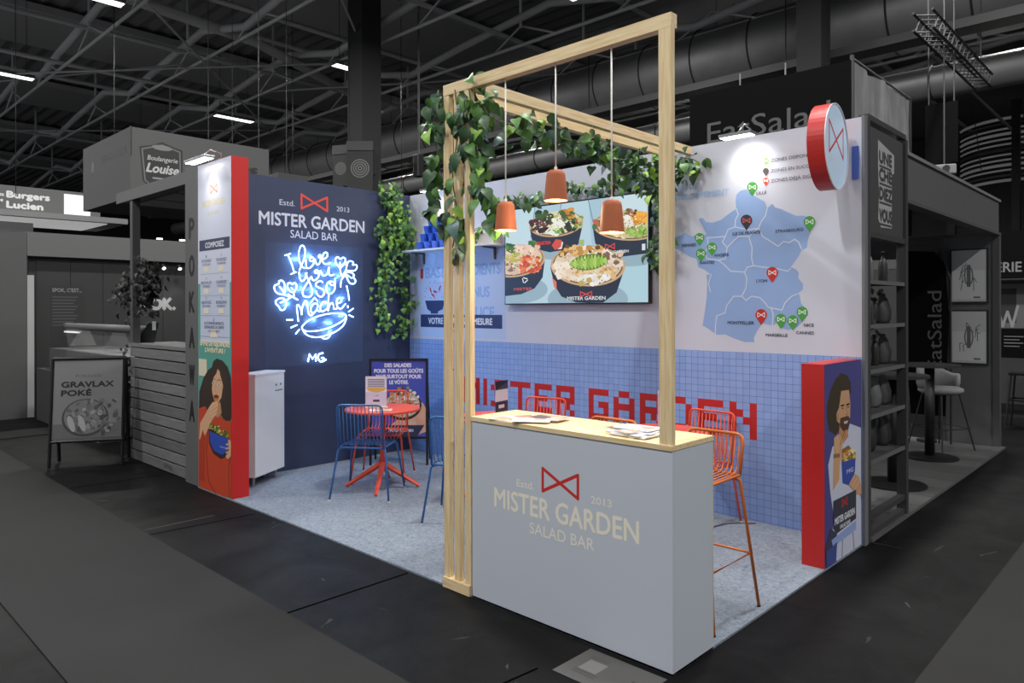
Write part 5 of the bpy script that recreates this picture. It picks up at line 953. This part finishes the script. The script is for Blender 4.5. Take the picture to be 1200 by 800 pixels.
# far right background
t = thing('bakery_fascia', 'black fascia with pale BOULANGERIE lettering at the right edge', 'fascia', (.1, 11.5, 2.16)); MB().box(-2.4, 1.6, 0, .3, 0, .77).build('panel', mat('flag_black', (12, 12, 12), .9, spec=.1), t); P = Print((0, -.0006, 0), (1, 0, 0), (0, 0, 1)); P.text('BOULANGERIE', -1.85, .1, -.54, .17, (120, 120, 120), .01); P.build('lettering', PRINT, t)
MB().box(1.4, 1.6, 0, .2, -2.1595, 0).build('leg', G45, t); MB().box(-2.4, -2.2, 0, .2, -2.1595, 0).build('leg', G45, t)
t = thing('photo_wall', 'grey partition with pale poster under the bakery fascia', 'partition', (.1, 12.2, 0)); MB().box(-2.4, 1.6, 0, .1, .0005, 2.15).build('panel', G60, t); P = Print((0, -.0006, 0), (1, 0, 0), (0, 0, 1)); P.rect(-1.04, 1.3, .3, 2.08, (120, 120, 120)); P.rect(-.98, 1.4, -.72, 2.0, (58, 58, 58)); P.rect(-.6, 1.4, -.3, 1.9, (140, 140, 140))
P.line([(-1.0, 1.7), (-.92, 1.34), (-.85, 1.6), (-.78, 1.34), (-.7, 1.7)], .04, (176, 176, 176)); P.build('poster', PRINT, t)
setp(box('black_counter', MATS['flag_black'], -.75, 1.5, 10.4, 11.0, .9, 1.34), 'black hanging board with small white lines at the right edge', 'board'); o = bpy.data.objects['black_counter']
P = Print((0, 10.3995, 0), (1, 0, 0), (0, 0, 1))
for i in range(4): P.rect(-.5, 1.22-i*.05, -.25-(i % 2)*.05, 1.235-i*.05, (110, 110, 110))
P.build('print', PRINT, o); MB().box(-.7, -.65, 10.6, 10.8, .0005, .8995).build('leg', BLACK, o); MB().box(1.4, 1.45, 10.6, 10.8, .0005, .8995).build('leg', BLACK, o)
for k, (x, y) in enumerate(((-.05, 9.2), (.3, 9.5), (.45, 8.9))):
    t = thing('black_stool', 'slim black bar stool at the right edge, %s from the end panel' % ORD[k], 'bar stool', (x, y, 0), .3*k, 'black stools at the right edge'); MB().box(-.17, .17, -.17, .17, .74, .77).build('seat', BLACK, t)
    for sx in (-1, 1):
        for sy in (-1, 1): MB().tube([(sx*.14, sy*.14, .7395), (sx*.2, sy*.2, .001)], .014, 5).build('leg', BLACK, t)
    MB().tube([(.17*c, .17*s_, .4) for c, s_ in ((1, 1), (-1, 1), (-1, -1), (1, -1))], .012, 5, True).build('footrest', BLACK, t)
setp(box('hanging_screen', MATS['near_black'], -1.65, -1.18, 10.7, 10.74, 4.05, 5.05), 'plain black hanging screen right of the grey cloth', 'screen')
t = thing('projector', 'white projector box below the black hanging screen', 'projector', (-1.3, 10.4, 3.8), .4); MB().box(-.15, .15, -.13, .13, 0, .16).build('case', G120, t, bevel=.02); MB().tube([(0, -.13, .09), (0, -.17, .09)], .05, 12).build('lens', BLACK, t)
# lighting truss
LT_ = thing('lighting_truss', 'square black lighting truss hanging in front of the ducts', 'truss', (-1.33, 9.3, 6.0)); TL = 4.2
for dx in (-.13, .13):
    for dz in (-.13, .13): MB().tube([(dx, 0, dz), (dx, TL, dz)], .022, 6).build('chord', G45, LT_)
lm_ = [MB().tube([(-.13, 0, dz), (.13, .24, dz)], .012, 5).mesh('lacing', G60) for dz in (-.13, .13)]+[MB().tube([(dx, 0, -.13), (dx, .24, .13)], .012, 5).mesh('lacing', G60) for dx in (-.13, .13)]
for i in range(16):
    for q in lm_: link_mesh('lacing', q, LT_, (0, .1+i*.25, 0))
MB().tube([(0, .3, .13), (0, .3, 4)], .012, 5).build('hoist_cable', G60, LT_); MB().tube([(0, 3.9, .13), (0, 3.9, 4)], .012, 5).build('hoist_cable', G60, LT_)
# far curved lit tiers
FC = thing('curved_tiers', 'far curved tiers of pale lit bands at the upper right', 'facade', (-4.2, 33, 0)); BAND = mat('pale_band', (200, 200, 200), .5, emit=.12); cen = (1.5, 3.0); RA = 5.0
MB().box(-8, 8, 5, 5.4, .0005, 10.2).build('backing', G60, FC)
for i in range(13):
    z = 6.75+i*.215; pts = [(.2+2.2*math.cos(a), 1.4-1.3*math.sin(a), z+.22*math.sin(a)) for a in [PI*.12+PI*.76*k/18 for k in range(19)]]
    MB().tube(pts, .04 if i % 3 else .06, 4).build('band', BAND if i not in (1, 6, 11) else G120, FC)
for x in (-1.95, .35, 2.6): MB().box(x-.14, x+.14, -.3, 0, .0005, 10.2).build('mullion', G45, FC)
for i in range(7): MB().tube([(-6+i*1.7, 0, 7.5), (-6.3+i*1.7, 0, 10.2)], .02, 5).build('stay', G75, FC)
# dark partitions closing the view between the stands at eye level
t = thing('rear_partition', 'long dark partition far behind the right hand stand', 'partition', (0, 22, 0)); MB().box(-30, 12, 0, .2, .0005, 3.2).build('panel', G45, t); MB().box(-30, 12, -.02, -.001, 2.9, 3.2).build('band', G75, t)
# kinked heavy roof beam crossing the trusses
setp(tube('roof_beam', TRUSS, [(-15.9, -2, 9.1), (-16.6, 3.4, 9.0), (-17.1, 6.7, 9.0), (-18.9, 11.0, 8.85)], .14), 'heavy kinked roof beam meeting the column top', 'roof beam')
for k, (x0, y0, x1, y1) in enumerate(((-24.5, .5, -15, 8.2), (-15, 3.1, -24, 10.8), (-19.3, 8.2, -11.5, 13.4), (-11.5, 5.6, -17, 10.8), (-32.5, 3.1, -24.5, 10.8), (-28, .5, -19.3, 5.6))):
    setp(tube('bracing_rod', RAIL, [(x0, y0, 8.3+k*.07), (x1, y1, 8.3+k*.07)], .03, n=6), 'thin diagonal bracing rod under the roof, %s from the camera' % ORD[k], 'roof tube', 'bracing rods under the roof')
for nm, zt in (('hanging_screen', 5.05),):
    o = bpy.data.objects[nm]; [MB().tube([(x_, 10.72, zt), (x_, 10.72, 10.6)], .012, 5).build('hanging_wire', G60, o) for x_ in (-1.6, -1.23)]
o = bpy.data.objects['projector']; MB().tube([(0, 0, .18), (0, 0, 6.72)], .012, 5).build('hanging_wire', G60, o)
o = bpy.data.objects['rear_header']; [MB().tube([(x_, 5.2, 4.6), (x_, 5.2, 10.6)], .007, 5).build('hanging_wire', G30, o) for x_ in (-15.4, -12.8)]
o = bpy.data.objects['chain_hoist']; MB().tube([(0.03, 0, .55), (0.03, 0, 5.7)], .012, 5).build('chain_fall', G75, o)
# stains and cracks worn into the concrete near the stand
rr = random.Random(31); STAIN = mat('floor_stain', (40, 40, 40), .7); STAIN2 = mat('floor_stain_dark', (6, 6, 6), .6)
for i in range(26):
    x, y = (rr.uniform(-6.5, .4), rr.uniform(-.8, -.06)) if i < 18 else (rr.uniform(.08, .7), rr.uniform(.3, 3.2)); n = 9; r = rr.uniform(.006, .035); a0 = rr.uniform(0, 3); ex = rr.uniform(1, 5)
    MB().add([(x+r*ex*math.cos(a0)*math.cos(a)*rr.uniform(.5, 1)-r*math.sin(a0)*math.sin(a)*rr.uniform(.3, 1)*.4, y+r*ex*math.sin(a0)*math.cos(a)*rr.uniform(.5, 1)+r*math.cos(a0)*math.sin(a)*rr.uniform(.3, 1)*.4, .0003) for a in [2*PI*k/n for k in range(n)]], [tuple(range(n))]).build('stain', STAIN if i % 3 else STAIN2, FLOOR)
